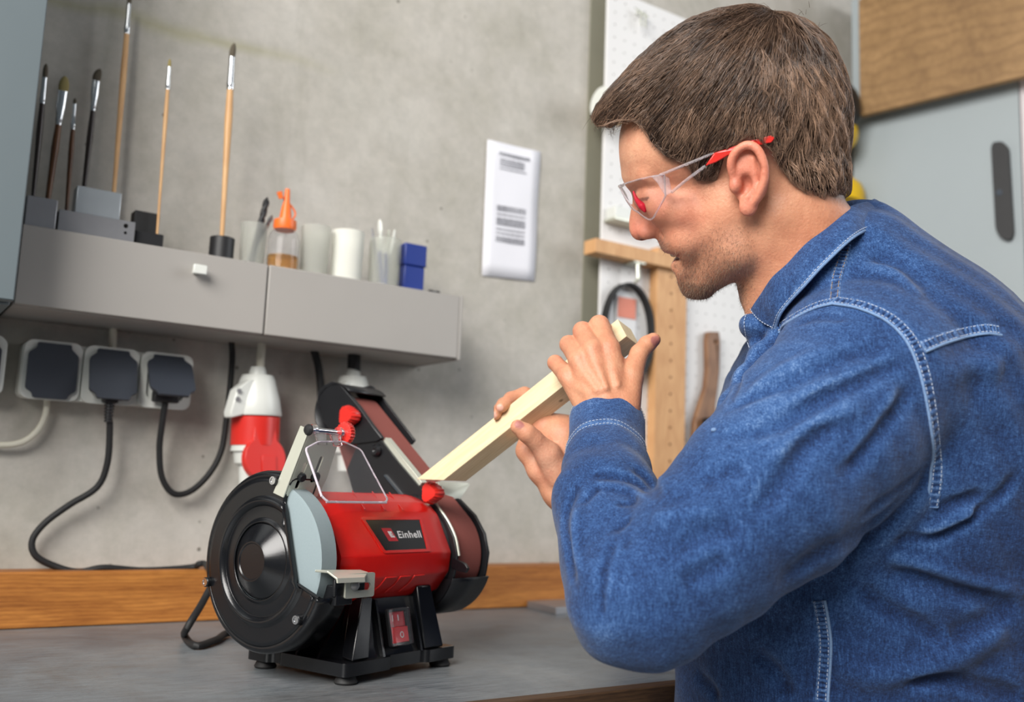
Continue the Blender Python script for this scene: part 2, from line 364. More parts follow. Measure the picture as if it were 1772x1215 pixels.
tag(obj('steel_bar', bb, M['steel']), 'long steel bar with two drilled holes, under the aluminium block on the shelf', 'metal bar')
block('aluminium_block', 131, 210, 327, M['alu'], 'pale aluminium block lying on top of the drilled steel bar', 'metal block', y=y0 + .004, zb=zt, pyc=350, dep=.024)
xa, xb = onwall(236, 395, y0 + .012)[0], onwall(283, 400, y0 + .012)[0]; zt2 = onwall(258, 368, y0 + .03)[2]; zl = onwall(258, 402, y0 + .012)[2]
st = thing('brush_stand', 'stepped black block holding one thin paint brush on the shelf', 'brush stand', ((xa + xb) / 2, y0 + .03, ST))
obj('foot', MB().box((xa, y0 + .012, ST + .0002), (xb + .001, y0 + .05, zl)), M['blackp'], st, bev=.001)
obj('back_block', MB().box((xa, y0 + .028, zl), (xb - .002, y0 + .05, zt2)), M['rubber'], st, bev=.001)
c0 = onwall(384, 425, y0 + .02); hr = (onwall(405, 425, y0 + .02)[0] - onwall(363, 425, y0 + .02)[0]) / 2; hz_ = onwall(384, 412, y0 + .02)[2]
hs = MB().lathe([(0.0002, hr), (hz_ - ST, hr), (hz_ - ST, hr * .35), (hz_ - ST - .01, hr * .35)], (c0[0], y0 + .02, ST), (0, 0, 1), 28)
tag(obj('brush_holder', hs, M['blackp'], bev=.0008), 'short black round holder with one thick pale paint brush in it', 'brush holder')

def paintbrush(label, base, tip, y, rw, rb, f0, f1, flat=1.0, hm='pale_wood', bm='bristle', zb=None, bend=0.0, group='paint brushes on the shelf'):
    """base, tip, f0, f1 are pixels along one straight brush: foot, bristle tip, ferrule start, ferrule end"""
    B, T_ = onwall(*base, y), onwall(*tip, y)
    if zb is not None: B = T_ + (B - T_) * (T_[2] - zb) / (T_[2] - B[2])
    p = lambda q: B + (T_ - B) * np.clip(((onwall(*q, y) - B) @ (T_ - B)) / ((T_ - B) @ (T_ - B)), 0, 1)
    a_, b_ = p(f0), p(f1); g = thing('paint_brush', label, 'paint brush', B, group=group)
    obj('handle', MB().tube([B, B + (a_ - B) * .35, B + (a_ - B) * .8, a_], [rw * .62, rw * .75, rw * 1.12, rw * .9], 12, 6), M[hm], g)
    L = np.linalg.norm(b_ - a_); n_ = 14; R_ = []
    for t, r, fl in ((0, rw * .95, 1), (.12, rw * 1.02, 1), (.13, rw * 1.1, 1), (.2, rw * 1.1, 1), (.21, rw * 1.0, 1), (.55, rb, (1 + flat) / 2), (1, rb, flat)):
        c_ = a_ + (b_ - a_) * t; R_.append([c_ + np.array([math.cos(q) * r, math.sin(q) * r * fl, 0]) for q in np.arange(n_) * 2 * math.pi / n_])
    obj('ferrule', MB().rings(R_), M['ferrule'], g)
    R_ = []
    for t, k in ((-.05, .92), (.3, 1.05), (.6, .95), (.85, .65), (1, .18)):
        c_ = b_ + (T_ - b_) * t + np.array([bend * t * t, 0, 0]); R_.append([c_ + np.array([math.cos(q) * rb * k, math.sin(q) * rb * k * flat, 0]) for q in np.arange(n_) * 2 * math.pi / n_])
    obj('bristles', MB().rings(R_), M[bm], g); return g
yb = 1.345
paintbrush('very dark paint brush half hidden behind the wall cabinet edge', (57, 345), (80, 110), yb, .0035, .0033, (74, 180), (78, 135), hm='dark_wood', zb=ST)
paintbrush('brown paint brush with wide ochre bristles, behind the steel block', (82, 350), (113, 132), yb, .0042, .0062, (102, 217), (109, 158), .5, 'brown_wood', 'bristle_y', zb=ST)
paintbrush('short slim brown paint brush with tiny tip left of the aluminium block', (115, 365), (130, 170), yb, .0030, .0022, (127, 225), (129, 180), .8, 'brown_wood', zb=ST)
paintbrush('dark handled paint brush with tilted flat head behind the aluminium block', (145, 330), (169, 118), yb, .0036, .0052, (159, 192), (166, 140), .5, 'dark_wood', zb=ST, bend=.003)
paintbrush('longest pale wooden paint brush, reaching the top of the picture', (197, 335), (225, -12), yb, .0038, .0030, (222, 60), (225, 8), 1.0, zb=ST)
paintbrush('thin pale wooden paint brush standing in the stepped black block', (272, 404), (294, 102), y0 + .0185, .0026, .0022, (289, 155), (293, 116), 1.0, bm='bristle_y', zb=zl)
paintbrush('thick pale wooden paint brush with a bent dark tip in the round holder', (383, 428), (403, 74), y0 + .02, .0048, .0042, (400, 156), (403, 100), 1.0, zb=hz_ - .006, bend=.002)

def cupmesh(c, r0, r1, h, t=.0012): return MB().lathe([(.0002, r0), (h, r1), (h, r1 - t), (.003, r0 - t)], c, (0, 0, 1), 32)
def cup_at(px0, px1, py_top, y, pyc): 
    xa, xb = onwall(px0, pyc, y)[0], onwall(px1, pyc, y)[0]; zt_ = onwall((px0 + px1) / 2, py_top, y)[2]
    return np.array([(xa + xb) / 2, y, ST]), (xb - xa) / 2, zt_ - ST
yc = y0 + .024
cc, r, h = cup_at(415, 460, 388, yc, 420)
tag(obj('plastic_cup', cupmesh(cc, r * .9, r, h), M['cup']), 'clear plastic cup holding a long black drill bit', 'cup', 'plastic cups on the shelf')
def drill_bit(p, q, r, m, label):
    p, q = np.array(p), np.array(q); d_ = unit(q - p); u, v = perp(d_); L = np.linalg.norm(q - p); R_ = []
    for i in range(41):
        t = i / 40; k = min(1, (1 - t) * 14 + .1); tw = 0 if t < .35 else (t - .35) * 22; R_.append([])
        for a_ in np.arange(16) * math.pi / 8:
            rr = r * k * (1 if t < .35 else (1 - .45 * max(0, math.cos(2 * (a_ - tw))) ** 2)); R_[-1].append(p + d_ * L * t + (u * math.cos(a_) + v * math.sin(a_)) * rr)
    return tag(obj('drill_bit', MB().rings(R_), m), label, 'drill bit')
drill_bit(cc + [-.002, -.004, .004], onwall(463, 341, yc), .0045, M['blackp'], 'long black twist drill leaning out of the clear cup')
drill_bit(cc + [-.006, .004, .004], onwall(472, 372, yc + .01), .003, M['steel'], 'short bright twist drill leaning beside the black one')
cc, r, h = cup_at(463, 517, 396, yc, 430)
bt = thing('oil_bottle', 'clear oil bottle with orange spout cap and a little amber oil', 'bottle', cc)
obj('bottle_body', MB().lathe([(.0002, r), (h * .72, r), (h * .86, r * .9), (h, r * .62), (h, r * .54), (h * .84, r * .84), (h * .7, r * .94), (.002, r * .94)], cc, (0, 0, 1), 32), M['clear'], bt)
obj('oil', MB().lathe([(.0025, r * .92), (h * .36, r * .92)], cc, (0, 0, 1), 32), M['oil'], bt)
zc = h; cap = MB().lathe([(zc - .002, r * .66), (zc + .002, r * .72), (zc + .012, r * .70), (zc + .013, r * .36)], cc, (0, 0, 1), 14)
cap.lathe([(zc + .012, r * .40), (zc + .030, r * .30), (zc + .040, r * .2), (zc + .058, r * .15)], cc, (0, 0, 1), 14)
cb = obj('cap', cap, M['orange'], bt)
tp = cc + [0, 0, zc]
obj('cap_strap', MB().tube([tp + [.008, 0, .012], tp + [.014, 0, .024], tp + [.008, 0, .034], tp + [0, 0, .040], tp + [-.009, 0, .047]], .0014, 8), M['orange'], cb)
obj('spout_plug', MB().cyl(tp + [-.009, -.002, .042], tp + [-.0125, -.002, .051], .0032, .0042, 12), M['orange'], cb)
cc, r, h = cup_at(521, 570, 393, yc, 425)
tag(obj('plastic_cup', cupmesh(cc, r * .88, r, h), M['cup']), 'empty translucent cup between the oil bottle and the milky cup', 'cup', 'plastic cups on the shelf')
cc, r, h = cup_at(575, 627, 402, yc, 435)
tag(obj('plastic_cup', cupmesh(cc, r * .92, r, h), M['cup2']), 'milky white plastic cup right of the empty translucent cup', 'cup', 'plastic cups on the shelf')
p = onwall(629, 474, y0 + .012); tag(obj('magnet', MB().cyl((p[0], y0 + .012, ST + .0002), (p[0], y0 + .012, ST + .005), .0045, .004, 16), M['blackp'], bev=.0006), 'small black disc magnet between two cups on the shelf', 'magnet')
cc, r, h = cup_at(640, 690, 415, yc, 450)
tag(obj('plastic_cup', cupmesh(cc, r * .94, r, h), M['cup']), 'clear cup full of pens beside the blue box', 'cup', 'plastic cups on the shelf')
sp = thing('plastic_spoon', 'white plastic spoon standing bowl up in the cup of pens', 'spoon', cc + [0, -.006, .004])
t0, t1 = cc + [-.002, -.006, .004], onwall(657, 380, yc - .006)
obj('handle', MB().tube([t0, t0 + (t1 - t0) * .75], [.002, .0028], 8), M['whitep'], sp)
obj('bowl', MB().tube([t0 + (t1 - t0) * .72, t0 + (t1 - t0) * .82, t0 + (t1 - t0) * .93, t1], [.0025, .0068, .0064, .0025], 12, 6, .4), M['whitep'], sp)
for (px, py, dx, dy, m, lb) in ((644, 395, -.008, .002, 'steel', 'thin grey pencil at the left rim of the cup of pens'), (673, 398, .003, .006, 'zinc', 'grey pen right of the white spoon in the cup'), (683, 398, .009, .002, 'whitep', 'white pen at the right rim of the cup of pens'), (668, 425, .002, -.009, 'bluep', 'short blue pen in front inside the cup of pens'), (655, 420, -.006, -.008, 'bluep', 'short blue and white marker inside the cup of pens')):
    t1 = onwall(px, py, yc + dy); t0 = cc + [dx * .6, dy * .8, .004]; pn = thing('pen', lb, 'pen', t0)
    obj('barrel', MB().tube([t0, t0 + (t1 - t0) * .8], .0024, 10, 3), M[m], pn); obj('tip', MB().cyl(t0 + (t1 - t0) * .8, t1, .0024, .0012, 10), M['whitep' if m == 'bluep' else m], pn)
xa, xb = onwall(693, 455, yc)[0], onwall(731, 460, yc)[0]; zt = onwall(712, 425, yc)[2]; zm = onwall(712, 463, yc)[2]
bx = thing('bit_box', 'upright blue plastic drill bit box at the end of the cup row', 'plastic box', ((xa + xb) / 2, yc, ST))
obj('bottom_half', MB().box((xa + .0018, yc - .011, ST + .0002), (xb - .0018, yc + .013, zm)), M['bluep'], bx, bev=.0015)
obj('cap', MB().box((xa, yc - .013, zm + .0002), (xb, yc + .015, zt)), M['bluep'], bx, bev=.002)
p = onwall(751, 497, yc - .008); cl = thing('collet', 'small black knurled collet lying at the right end of the shelf', 'collet', (p[0], yc - .008, ST))
for i, (xo, m) in enumerate(((-.008, 'blackp'), (-.0015, 'chrome'), (.0025, 'blackp'))): obj(('nut', 'ring', 'sleeve')[i], MB().cyl((p[0] + xo, yc - .008, ST + .0048), (p[0] + xo + (.0065, .004, .0065)[i], yc - .008, ST + .0048), (.0046, .004, .0046)[i], n=18), M[m], cl)

# ------------------------------------------------------------------ socket strip, cables, red power connectors
def face_xz(poly, y): return [(p[0], y, p[1]) for p in poly]
sy = 1.340; pz1, pz0 = onwall(185, 600, sy)[2], onwall(185, 700, sy)[2]
xl, xr = onwall(36, 645, sy)[0], onwall(333, 665, sy)[0]; zmid = (pz0 + pz1) / 2; ww = (xr - xl) / 3
zsh = onwall(36, 640, sy)[2]
so = thing('socket_strip', 'white triple wall socket with dark grey hinged lids under the shelf box', 'power socket', ((xl + xr) / 2, WY - .02, pz0))
obj('housing', MB().prism(face_xz([(x + (xl + xr) / 2, z + zmid) for x, z in rrect(xr - xl, pz1 - pz0 - .004, .009)], sy + .006), (0, WY - sy - .007, 0)), M['whitep'], so, bev=.001)
def lidpoly(w_, h):
    return round_poly([(-w_ * .34, h / 2), (w_ * .34, h / 2), (w_ * .34, h * .42), (w_ / 2, h * .30), (w_ / 2, -h * .34), (w_ * .36, -h * .42), (w_ * .34, -h / 2), (-w_ * .34, -h / 2), (-w_ * .36, -h * .42), (-w_ / 2, -h * .34), (-w_ / 2, h * .30), (-w_ * .34, h * .42)], w_ * .05)
def socket(parent, cx_, zc_, w_, tilt):
    fr = obj('frame', MB().prism(face_xz([(x + cx_, z + zc_) for x, z in rrect(w_ * .97, pz1 - pz0, .011)], sy), (0, .007, 0), [face_xz([(x + cx_, z + zc_) for x, z in rrect(w_ * .70, (pz1 - pz0) * .72, .010)], sy)]), M['whitep'], parent, bev=.0012)
    lw, lh = w_ * .83, (pz1 - pz0) * .93; zt_ = zc_ + lh / 2 - .001; pts = []
    for x, z in lidpoly(lw, lh):
        dz = z - lh / 2; pts.append((x + cx_, sy - .004 + dz * math.sin(tilt), zt_ + dz * math.cos(tilt)))
    n_ = np.array([0, math.cos(tilt), -math.sin(tilt)]) * .004
    obj('lid', MB().prism(pts, n_), M['lid'], parent, bev=.0012)
    return pts
socks = [xl + ww * (i + .5) for i in range(3)]
for i, t in enumerate((0.02, .36, .66)): socket(so, socks[i], zmid, ww, t)
for i in (1, 2):
    pg = obj('plug_socket_well', MB().cyl((socks[i], sy + .001, zmid), (socks[i], sy + .0125, zmid), .021, n=28), M['blackp'], so)
s2 = thing('socket_strip', 'second white wall socket cut off by the left edge of the picture', 'power socket', (onwall(-60, 630, sy)[0], WY - .02, pz0))
xe = onwall(11, 630, sy)[0]
obj('housing', MB().prism(face_xz([(x + xe - .036, z + zmid) for x, z in rrect(.072, pz1 - pz0 - .004, .009)], sy + .006), (0, WY - sy - .007, 0)), M['whitep'], s2, bev=.001)
socket(s2, xe - .036, zmid, ww, .02)

def cable(label, pts, r, m, plug=None, name='power_cable', n=12):
    g = tag(obj(name, MB().tube(pts, r, n, 10), m), label, 'cable'); return g
W = lambda px, py, y=1.366: onwall(px, py, y)
cable('pale cable between the shelf box and the middle of the socket strip', [W(198, 540, 1.36), W(196, 575, 1.36), W(194, 606, 1.362)], .0052, M['offwhite'])
cable('pale grey cable running from the socket strip to the left picture edge', [W(82, 690, 1.362), W(78, 720, 1.362), W(62, 748, 1.362), W(35, 766, 1.362), W(-5, 770, 1.362), W(-60, 764, 1.362)], .0040, M['offwhite'])
def plug(cx_, tilt, label):
    """angled plug body under a lifted lid"""
    return cx_
pc = np.array([socks[1] + .004, sy - .014, pz0 + .014])
# the grinder's own lead: plug in the middle socket, down behind the plank, over it and along the bench
gp = thing('grinder_lead', 'black power lead of the grinder hanging from the middle socket', 'cable', (socks[1], sy - .02, pz0))
obj('plug', MB().cyl((socks[1], sy + .001, zmid), (socks[1], sy - .007, zmid), .016, .014, 24).box((socks[1] - .009, sy - .017, zmid - .036), (socks[1] + .009, sy - .001, zmid)), M['blackp'], gp, bev=.002)
sr0 = np.array([socks[1], sy - .009, zmid - .034]); sr1 = np.array([socks[1], sy - .009, zmid - .058])
rel = MB()
for i in range(7):
    t = i / 6; rel.cyl(sr0 + (sr1 - sr0) * t, sr0 + (sr1 - sr0) * t + [0, 0, -.0026], .0066 - .0018 * t, n=14)
rel.cyl(sr0, sr1, .0044, .0036, 14); obj('strain_relief', rel, M['blackp'], gp)
lead = [sr1 + [0, 0, .004], W(190, 740, 1.335), W(186, 800, 1.342), W(168, 843, 1.35), W(120, 874, 1.355), W(78, 905, 1.358), W(56, 935, 1.36), W(62, 962, 1.36), W(95, 980, 1.36), W(136, 990, 1.355), onwall(180, 984, 1.35) + [0, 0, .001],
        onwall(250, 990, 1.352) + [0, 0, .002], W(330, 986, 1.348) + [0, 0, .003], W(345, 976, 1.335), W(357, 978, 1.32), at(367, 1005, 1.17), at(352, 1040, 1.13), at(325, 1085, 1.09), ontable(319, 1110) + [0, 0, .006], ontable(338, 1125) + [0, 0, .0045], ontable(372, 1116) + [0, 0, .005], ontable(405, 1104) + [0, 0, .006], np.array([.43, 1.02, TZ + .013]), np.array([.462, 1.022, TZ + .016])]
obj('cord', MB().tube(lead, .0042, 12, 8), M['rubber'], gp)
# short lead from the right socket looping up behind the shelf box
lp = thing('looped_lead', 'black lead looping from the right socket up behind the shelf box', 'cable', (socks[2], sy - .02, pz0))
tl = np.array([0, -math.sin(.5), -math.cos(.5)])
pl0 = np.array([socks[2], sy - .012, zmid + .004])
obj('plug', MB().cyl((socks[2], sy + .001, zmid), (socks[2], sy - .009, zmid), .015, .012, 24).box((socks[2] - .019, sy - .022, zmid - .030), (socks[2] + .014, sy - .006, zmid - .016)), M['blackp'], lp, bev=.002)
obj('cord', MB().tube([(socks[2] - .004, sy - .015, zmid - .018), W(287, 690, 1.327), W(281, 730, 1.335), W(276, 775, 1.345), W(280, 825, 1.352), W(300, 854, 1.355), W(330, 850, 1.358), W(362, 820, 1.36), W(383, 780, 1.36), W(392, 725, 1.36), W(399, 660, 1.36), W(402, 610, 1.36), W(397, 570, 1.355), W(390, 530, 1.352)], .0042, 12), M['rubber'], lp)
cable('pale cable running from the shelf box into the red and white connector', [W(454, 560, 1.335), W(454, 590, 1.332), W(451, 620, 1.33), W(449, 655, 1.325)], .0058, M['offwhite'])
cable('thick black cable hanging left of the belt sander arm', [W(530, 570, 1.35), W(541, 600, 1.35), W(552, 640, 1.348), W(556, 700, 1.348), W(552, 760, 1.348), W(548, 830, 1.35), W(545, 900, 1.352), W(540, 975, 1.36)], .0058, M['rubber'])

def connector(px, py_top, py_mid, py_bot, rpx, y, label, full=True):
    T0, T1, T2 = onwall(px, py_top, y), onwall(px - 3, py_mid, y), onwall(px - 6, py_bot, y)
    rr = abs(onwall(px + rpx, py_mid, y)[0] - T1[0]); ax = unit(T1 - T0); L1 = np.linalg.norm(T1 - T0); L2 = np.linalg.norm(T2 - T1)
    g = thing('power_connector', label, 'connector', T2)
    hs_ = MB().lathe([(-.012, rr * .28), (-.006, rr * .34), (0, rr * .36), (.0, rr * .62), (.006, rr * .70), (L1 * .6, rr * .92), (L1 * .97, rr * 1.02), (L1, rr * 1.0), (L1, rr * .8)], T0, ax, 32)
    hs = obj('housing', hs_, M['whitep'], g)
    side = np.array([-1, -.15, 0]); a_ = T0 + ax * L1 * .22 + side * rr * .55; b_ = T0 + ax * L1 * 1.04 + side * rr * 1.12
    wing = MB().prism([T0 + ax * L1 * .12 + side * rr * .3, T0 + ax * L1 * .16 + side * rr * .68, T0 + ax * L1 * .42 + side * rr * 1.18, T0 + ax * L1 * .98 + side * rr * 1.42, T0 + ax * L1 * 1.12 + side * rr * 1.38, T0 + ax * L1 * .98 + side * rr * .6], (.12 * rr, -.55 * rr, 0))
    obj('latch_wing', wing, M['whitep'], g, bev=.002)
    for t in (.46, .66):
        q = T0 + ax * L1 * t + side * rr * (1.02 + .2 * (t - .46)) + np.array([.02, -.6, 0]) * rr
        obj('screw', MB().cyl(q, q + np.array([0, -.0012, 0]), .0032, n=14), M['steel'], g)
    if not full: return g
    obj('collar', MB().lathe([(0, rr * .86), (.002, rr * .96), (L2 * .5, rr * .96), (L2 * .5, rr * .7)], T1, ax, 32), M['redp'], g)
    obj('sleeve', MB().lathe([(L2 * .5, rr * .92), (L2 * .60, rr * .95), (L2 * .61, rr * .84), (L2 * .8, rr * .78), (L2 * .86, rr * .6), (L2 * 1.2, rr * .55)], T1, ax, 32), M['whitep'], g)
    lc = onwall(px + 14, py_mid + (py_bot - py_mid) * .72, y - .034); lr = rr * .88; up = -ax; sd = unit(np.cross(np.array([0, -1, 0]), up))
    dn = unit(np.array([.12, -.95, .12])); u1 = unit(up - dn * (up @ dn)); s1 = np.cross(u1, dn)
    poly = [lc + (s1 * math.cos(t) + u1 * math.sin(t)) * lr for t in np.linspace(math.radians(125), math.radians(415), 26)]
    poly += [lc + s1 * lr * .52 + u1 * lr * 1.4, lc - s1 * lr * .52 + u1 * lr * 1.4]
    if np.linalg.norm(poly[-1] - poly[0]) > np.linalg.norm(poly[-2] - poly[0]): poly[-1], poly[-2] = poly[-2], poly[-1]
    ld = obj('lid', MB().prism(poly, -dn * .012), M['redp'], g, bev=.0022)
    obj('lid_inset', MB().prism([lc + dn * .0004 + s1 * x * lr + u1 * z * lr for x, z in ((-.2, -.62), (.5, -.62), (.5, .12), (-.2, .12))], dn * .0012), M['redp'], ld, bev=.0005)
    return g
connector(446, 650, 720, 822, 38, 1.325, 'white and red industrial power connector with red flap hanging from the shelf')
g = connector(611, 652, 722, 800, 30, 1.335, 'white power connector half hidden behind the belt sander arm', True)
cable('thick black cable running into the connector behind the belt sander', [W(613, 580, 1.335), W(613, 610, 1.335), W(612, 648, 1.335)], .0098, M['rubber'])

# ------------------------------------------------------------------ sheet of paper
PY = WY - .0012
TL, TR, BR, BL = onwall(843, 242, PY), onwall(934, 263, PY), onwall(924, 487, PY), onwall(833, 477, PY)
pa = thing('paper_sheet', 'narrow white printed paper sheet stuck on the concrete wall', 'paper', (TL + BR) / 2)
nx, nz = 6, 10; pm = MB(); vs = []
for j in range(nz + 1):
    for i in range(nx + 1):
        q = (TL * (1 - i / nx) + TR * i / nx) * (1 - j / nz) + (BL * (1 - i / nx) + BR * i / nx) * j / nz; vs.append(q + np.array([0, -.0009 * math.sin(i * 1.3) * math.sin(j * .9 + 1) - .0012, 0]))
pm.add(vs, [(j * (nx + 1) + i, j * (nx + 1) + i + 1, (j + 1) * (nx + 1) + i + 1, (j + 1) * (nx + 1) + i) for j in range(nz) for i in range(nx)])
so_ = obj('sheet', pm, M['paper'], pa); md = so_.modifiers.new('thickness', 'SOLIDIFY'); md.thickness = .0004
pr = MB()
def line(u0, u1, v, hgt=.0017):
    q = lambda u, v_: (TL * (1 - u) + TR * u) * (1 - v_) + (BL * (1 - u) + BR * u) * v_ + np.array([0, -.0030, 0])
    hh = hgt / .24; pr.prism([q(u0, v), q(u1, v), q(u1, v + hh), q(u0, v + hh)], (0, .0006, 0))
def words(u0, u1, v, h_=.0017):
    u = u0
    while u < u1: l = random.uniform(.03, .12); line(u, min(u + l, u1), v, h_); u += l + .014
for v in (.072, .085): words(.22, .8, v, .0022)
for v in (.118, .134, .15, .166): words(.24, .70, v)
words(.24, .74, .19)
for v in (.47, .485, .50, .53, .56, .575, .59, .605, .64, .67, .70, .715, .73): words(.22, .76, v, .0022)
tag(obj('printed_lines', pr, M['ink'], pa, sharp=None), kind='stuff')

# ------------------------------------------------------------------ white pegboard with battens and tools
GY = 1.352
gx0 = onwall(1046, 240, GY)[0]; gz1 = onwall(1160, 22, GY)[2]; gz0 = onwall(1195, 735, GY)[2]
pb = thing('pegboard', 'white perforated hardboard panel with wooden battens on the wall', 'pegboard', (gx0 + .4, GY, gz0))
obj('panel', MB().box((gx0, GY, gz0 - .08), (gx0 + .62, GY + .006, gz1)), M['peg'], pb, bev=.0008)
hm = MB()
for i in range(24):
    for j in range(40):
        x, z = gx0 + .018 + i * .025, gz1 - .02 - j * .025
        if z < gz0 - .07: continue
        hm.add([(x + .0016 * math.cos(t), GY - .0003, z + .0016 * math.sin(t)) for t in np.arange(7) * 2 * math.pi / 7], [tuple(range(7))])
tag(obj('peg_holes', hm, M['hole'], pb, sharp=None), 'rows of small grey peg holes', kind='stuff')
for x in (gx0 + .06, gx0 + .56): obj('spacer_batten', MB().box((x, GY + .006, gz0), (x + .03, WY - .001, gz1 - .02)), M['beech'], pb)
BY = GY - .022
bx0, bx1 = onwall(1135, 620, BY)[0], onwall(1187, 620, BY)[0]; bz1 = onwall(1160, 432, BY)[2]
pst = obj('batten_upright', MB().box((bx0, BY, TZ + .07), (bx1, GY - .0005, bz1)), M['beech'], pb, bev=.0008)
for k in range(16):
    p = onwall(1162 - k * .25, 450 + k * 29, BY); obj('peg_hole', MB().cyl((p[0], BY - .0004, p[2]), (p[0], BY + .001, p[2]), .0026, n=10), M['pinhole'], pst)
rx0 = onwall(1031, 425, BY - .012)[0]; rz1, rz0 = onwall(1060, 418, BY - .012)[2], onwall(1060, 442, BY - .012)[2]
obj('batten_rail', MB().box((rx0, BY - .012, rz0), (bx1, GY - .0005, rz1)), M['beech'], pb, bev=.0008)
# hook under the rail with a packaged loop hanging from it
hk = thing('wall_hook', 'bright metal hook under the batten holding the black loop', 'hook', W(1104, 470, BY))
h0 = onwall(1104, 456, BY - .006); h1 = onwall(1103, 486, BY - .006)
obj('plate', MB().box((h0[0] - .012, BY - .01, h0[2]), (h0[0] + .016, GY, h0[2] + .004)), M['zinc'], hk, bev=.0006)
obj('pin', MB().tube([h0 + [0, 0, .003], h0 + [0, 0, -.01], h1 + [0, -.002, .004], h1 + [0, .006, -.002]], .0036, 10), M['zinc'], hk)
lpk = thing('belt_loop', 'black drive belt loop on a printed card hanging from the metal hook', 'belt', onwall(1088, 560, GY - .01))
lcx, lcz = onwall(1087, 560, GY - .012)[0], onwall(1087, 575, GY - .012)[2]
lw, lh = (onwall(1129, 560, GY - .012)[0] - onwall(1047, 560, GY - .012)[0]) / 2, onwall(1087, 492, GY - .012)[2] - lcz
RL = []
for t in np.arange(40) * 2 * math.pi / 40:
    c_ = np.array([lcx + lw * math.cos(t), GY - .012, lcz + lh * math.sin(t)]); n_ = unit(np.array([math.cos(t) / lw, 0, math.sin(t) / lh])); RL.append([c_ + n_ * a_ + np.array([0, b_, 0]) for a_, b_ in ((-.0025, -.008), (.0025, -.008), (.0025, .008), (-.0025, .008))])
RL.append(RL[0]); obj('belt', MB().rings(RL, cap=False), M['rubber'], lpk)
obj('card', MB().box((lcx - .022, GY - .004, lcz - .09), (lcx + .026, GY - .0032, lcz + lh - .012)), M['label_white'], lpk)
obj('card_header', MB().box((lcx - .019, GY - .0052, lcz + lh - .062), (lcx + .024, GY - .0043, lcz + lh - .024)), M['label_red'], lpk)
# small white box on a metal holder left of the nose
p = onwall(1050, 372, GY - .02); q = onwall(1098, 372, GY - .02); bxw = thing('magnet_box', 'small white box on a metal holder beside the nose', 'box', (p[0], GY, p[2] - .012))
zA, zB = onwall(1062, 358, GY - .02)[2], onwall(1062, 378, GY - .02)[2]
obj('box', MB().box((onwall(1062, 366, GY - .025)[0], GY - .03, zB), (q[0] + .02, GY - .002, zA)), M['whitep'], bxw, bev=.002)
obj('holder', MB().box((p[0] + .008, GY - .034, zB - .005), (q[0] + .02, GY - .001, zB - .0005)), M['zinc'], bxw, bev=.0008)
# hook at the top of the pegboard
p = onwall(1106, 26, GY - .004); t_ = thing('double_hook', 'small grey double hook near the top of the pegboard', 'hook', p)
obj('bar', MB().cyl((p[0] - .014, GY - .012, p[2] + .004), (p[0] + .016, GY - .012, p[2] - .002), .0022, n=8), M['zinc'], t_)
for dx in (-.004, .007): obj('prong', MB().tube([(p[0] + dx, GY - .001, p[2] + .002), (p[0] + dx, GY - .014, p[2]), (p[0] + dx, GY - .014, p[2] - .022), (p[0] + dx, GY - .018, p[2] - .028)], .0016, 8), M['zinc'], t_)
# wooden hand brush
by = GY - .016
hb = thing('hand_brush', 'brown wooden hand brush hanging upright on the pegboard', 'brush', onwall(1228, 760, by))
ctr = [(1236, 574), (1236, 590), (1236, 640), (1233, 670), (1226, 700), (1222, 730), (1219, 790)]; wid = [9, 11, 10, 10, 13, 18, 19]
Lp = [onwall(x - w_, y, by) for (x, y), w_ in zip(ctr, wid)]; Rp = [onwall(x + w_, y, by) for (x, y), w_ in zip(ctr, wid)]
poly = [tuple(p) for p in Lp] + [tuple(p) for p in Rp[::-1]]
hp = onwall(1239, 592, by); hl = [(hp[0] + .004 * math.cos(t), by, hp[2] + .004 * math.sin(t)) for t in np.arange(12) * math.pi / 6]
obj('handle', MB().prism(round_poly(poly, .012) if False else poly, (0, .014, 0), [hl]), M['handle_wood'], hb, bev=.003)
p = onwall(1229, 745, by - .012); obj('bristles', MB().box((p[0] - .010, by - .02, p[2] - .09), (p[0] + .022, by - .0005, p[2] + .024)), M['rubber'], hb, bev=.002)
# yellow things partly hidden by the head
p = onwall(1040, 185, GY - .02); yw = thing('tape_roll', 'white and yellow roll showing behind the fringe of hair', 'tape roll', p)
ax_ = np.array([1, 0, 0.])
obj('white_core', MB().lathe([(0, .020), (0, .030), (.011, .030), (.011, .020)], (p[0] - .014, GY - .035, p[2]), ax_, 28), M['whitep'], yw, bev=.001)
obj('yellow_tape', MB().lathe([(.0112, .020), (.0112, .0295), (.05, .0295), (.05, .020)], (p[0] - .014, GY - .035, p[2]), ax_, 28), M['yellowp'], yw, bev=.001)

# ------------------------------------------------------------------ cabinet and plywood at the right
hx = np.array([-900 - CX, -(777 - CY), F]); dirA = RW @ hx; dirA[2] = 0; dirA = unit(dirA)             # along the cabinet face, away from the camera
nrm = np.array([dirA[1], -dirA[0], 0]); nrm = nrm if nrm @ (CAM - np.array([1.84, 1.38, 0])) > 0 else -nrm
base = onwall(1470, 250, WY - .03); cface = nrm @ base
def onface(px, py, off=0.0): return hit(px, py, nrm, cface + off)
TA, TB = onface(1476, 250), onface(1766, 250)
cb = thing('side_cabinet', 'pale grey metal cabinet with a black recessed handle at the right', 'cabinet', (TA + TB) / 2 * [1, 1, 0])
zlow, zhigh = .9, 2.25
dpt = -nrm * .32
dm = MB().prism([(TA[0], TA[1], zlow), (TB[0], TB[1], zlow), (TB[0], TB[1], zhigh), (TA[0], TA[1], zhigh)], -nrm * .018)
dr = obj('door', dm, M['cab_r'], cb, bev=.0015)
TA2, TB2 = TA - nrm * .019, TB - nrm * .019 
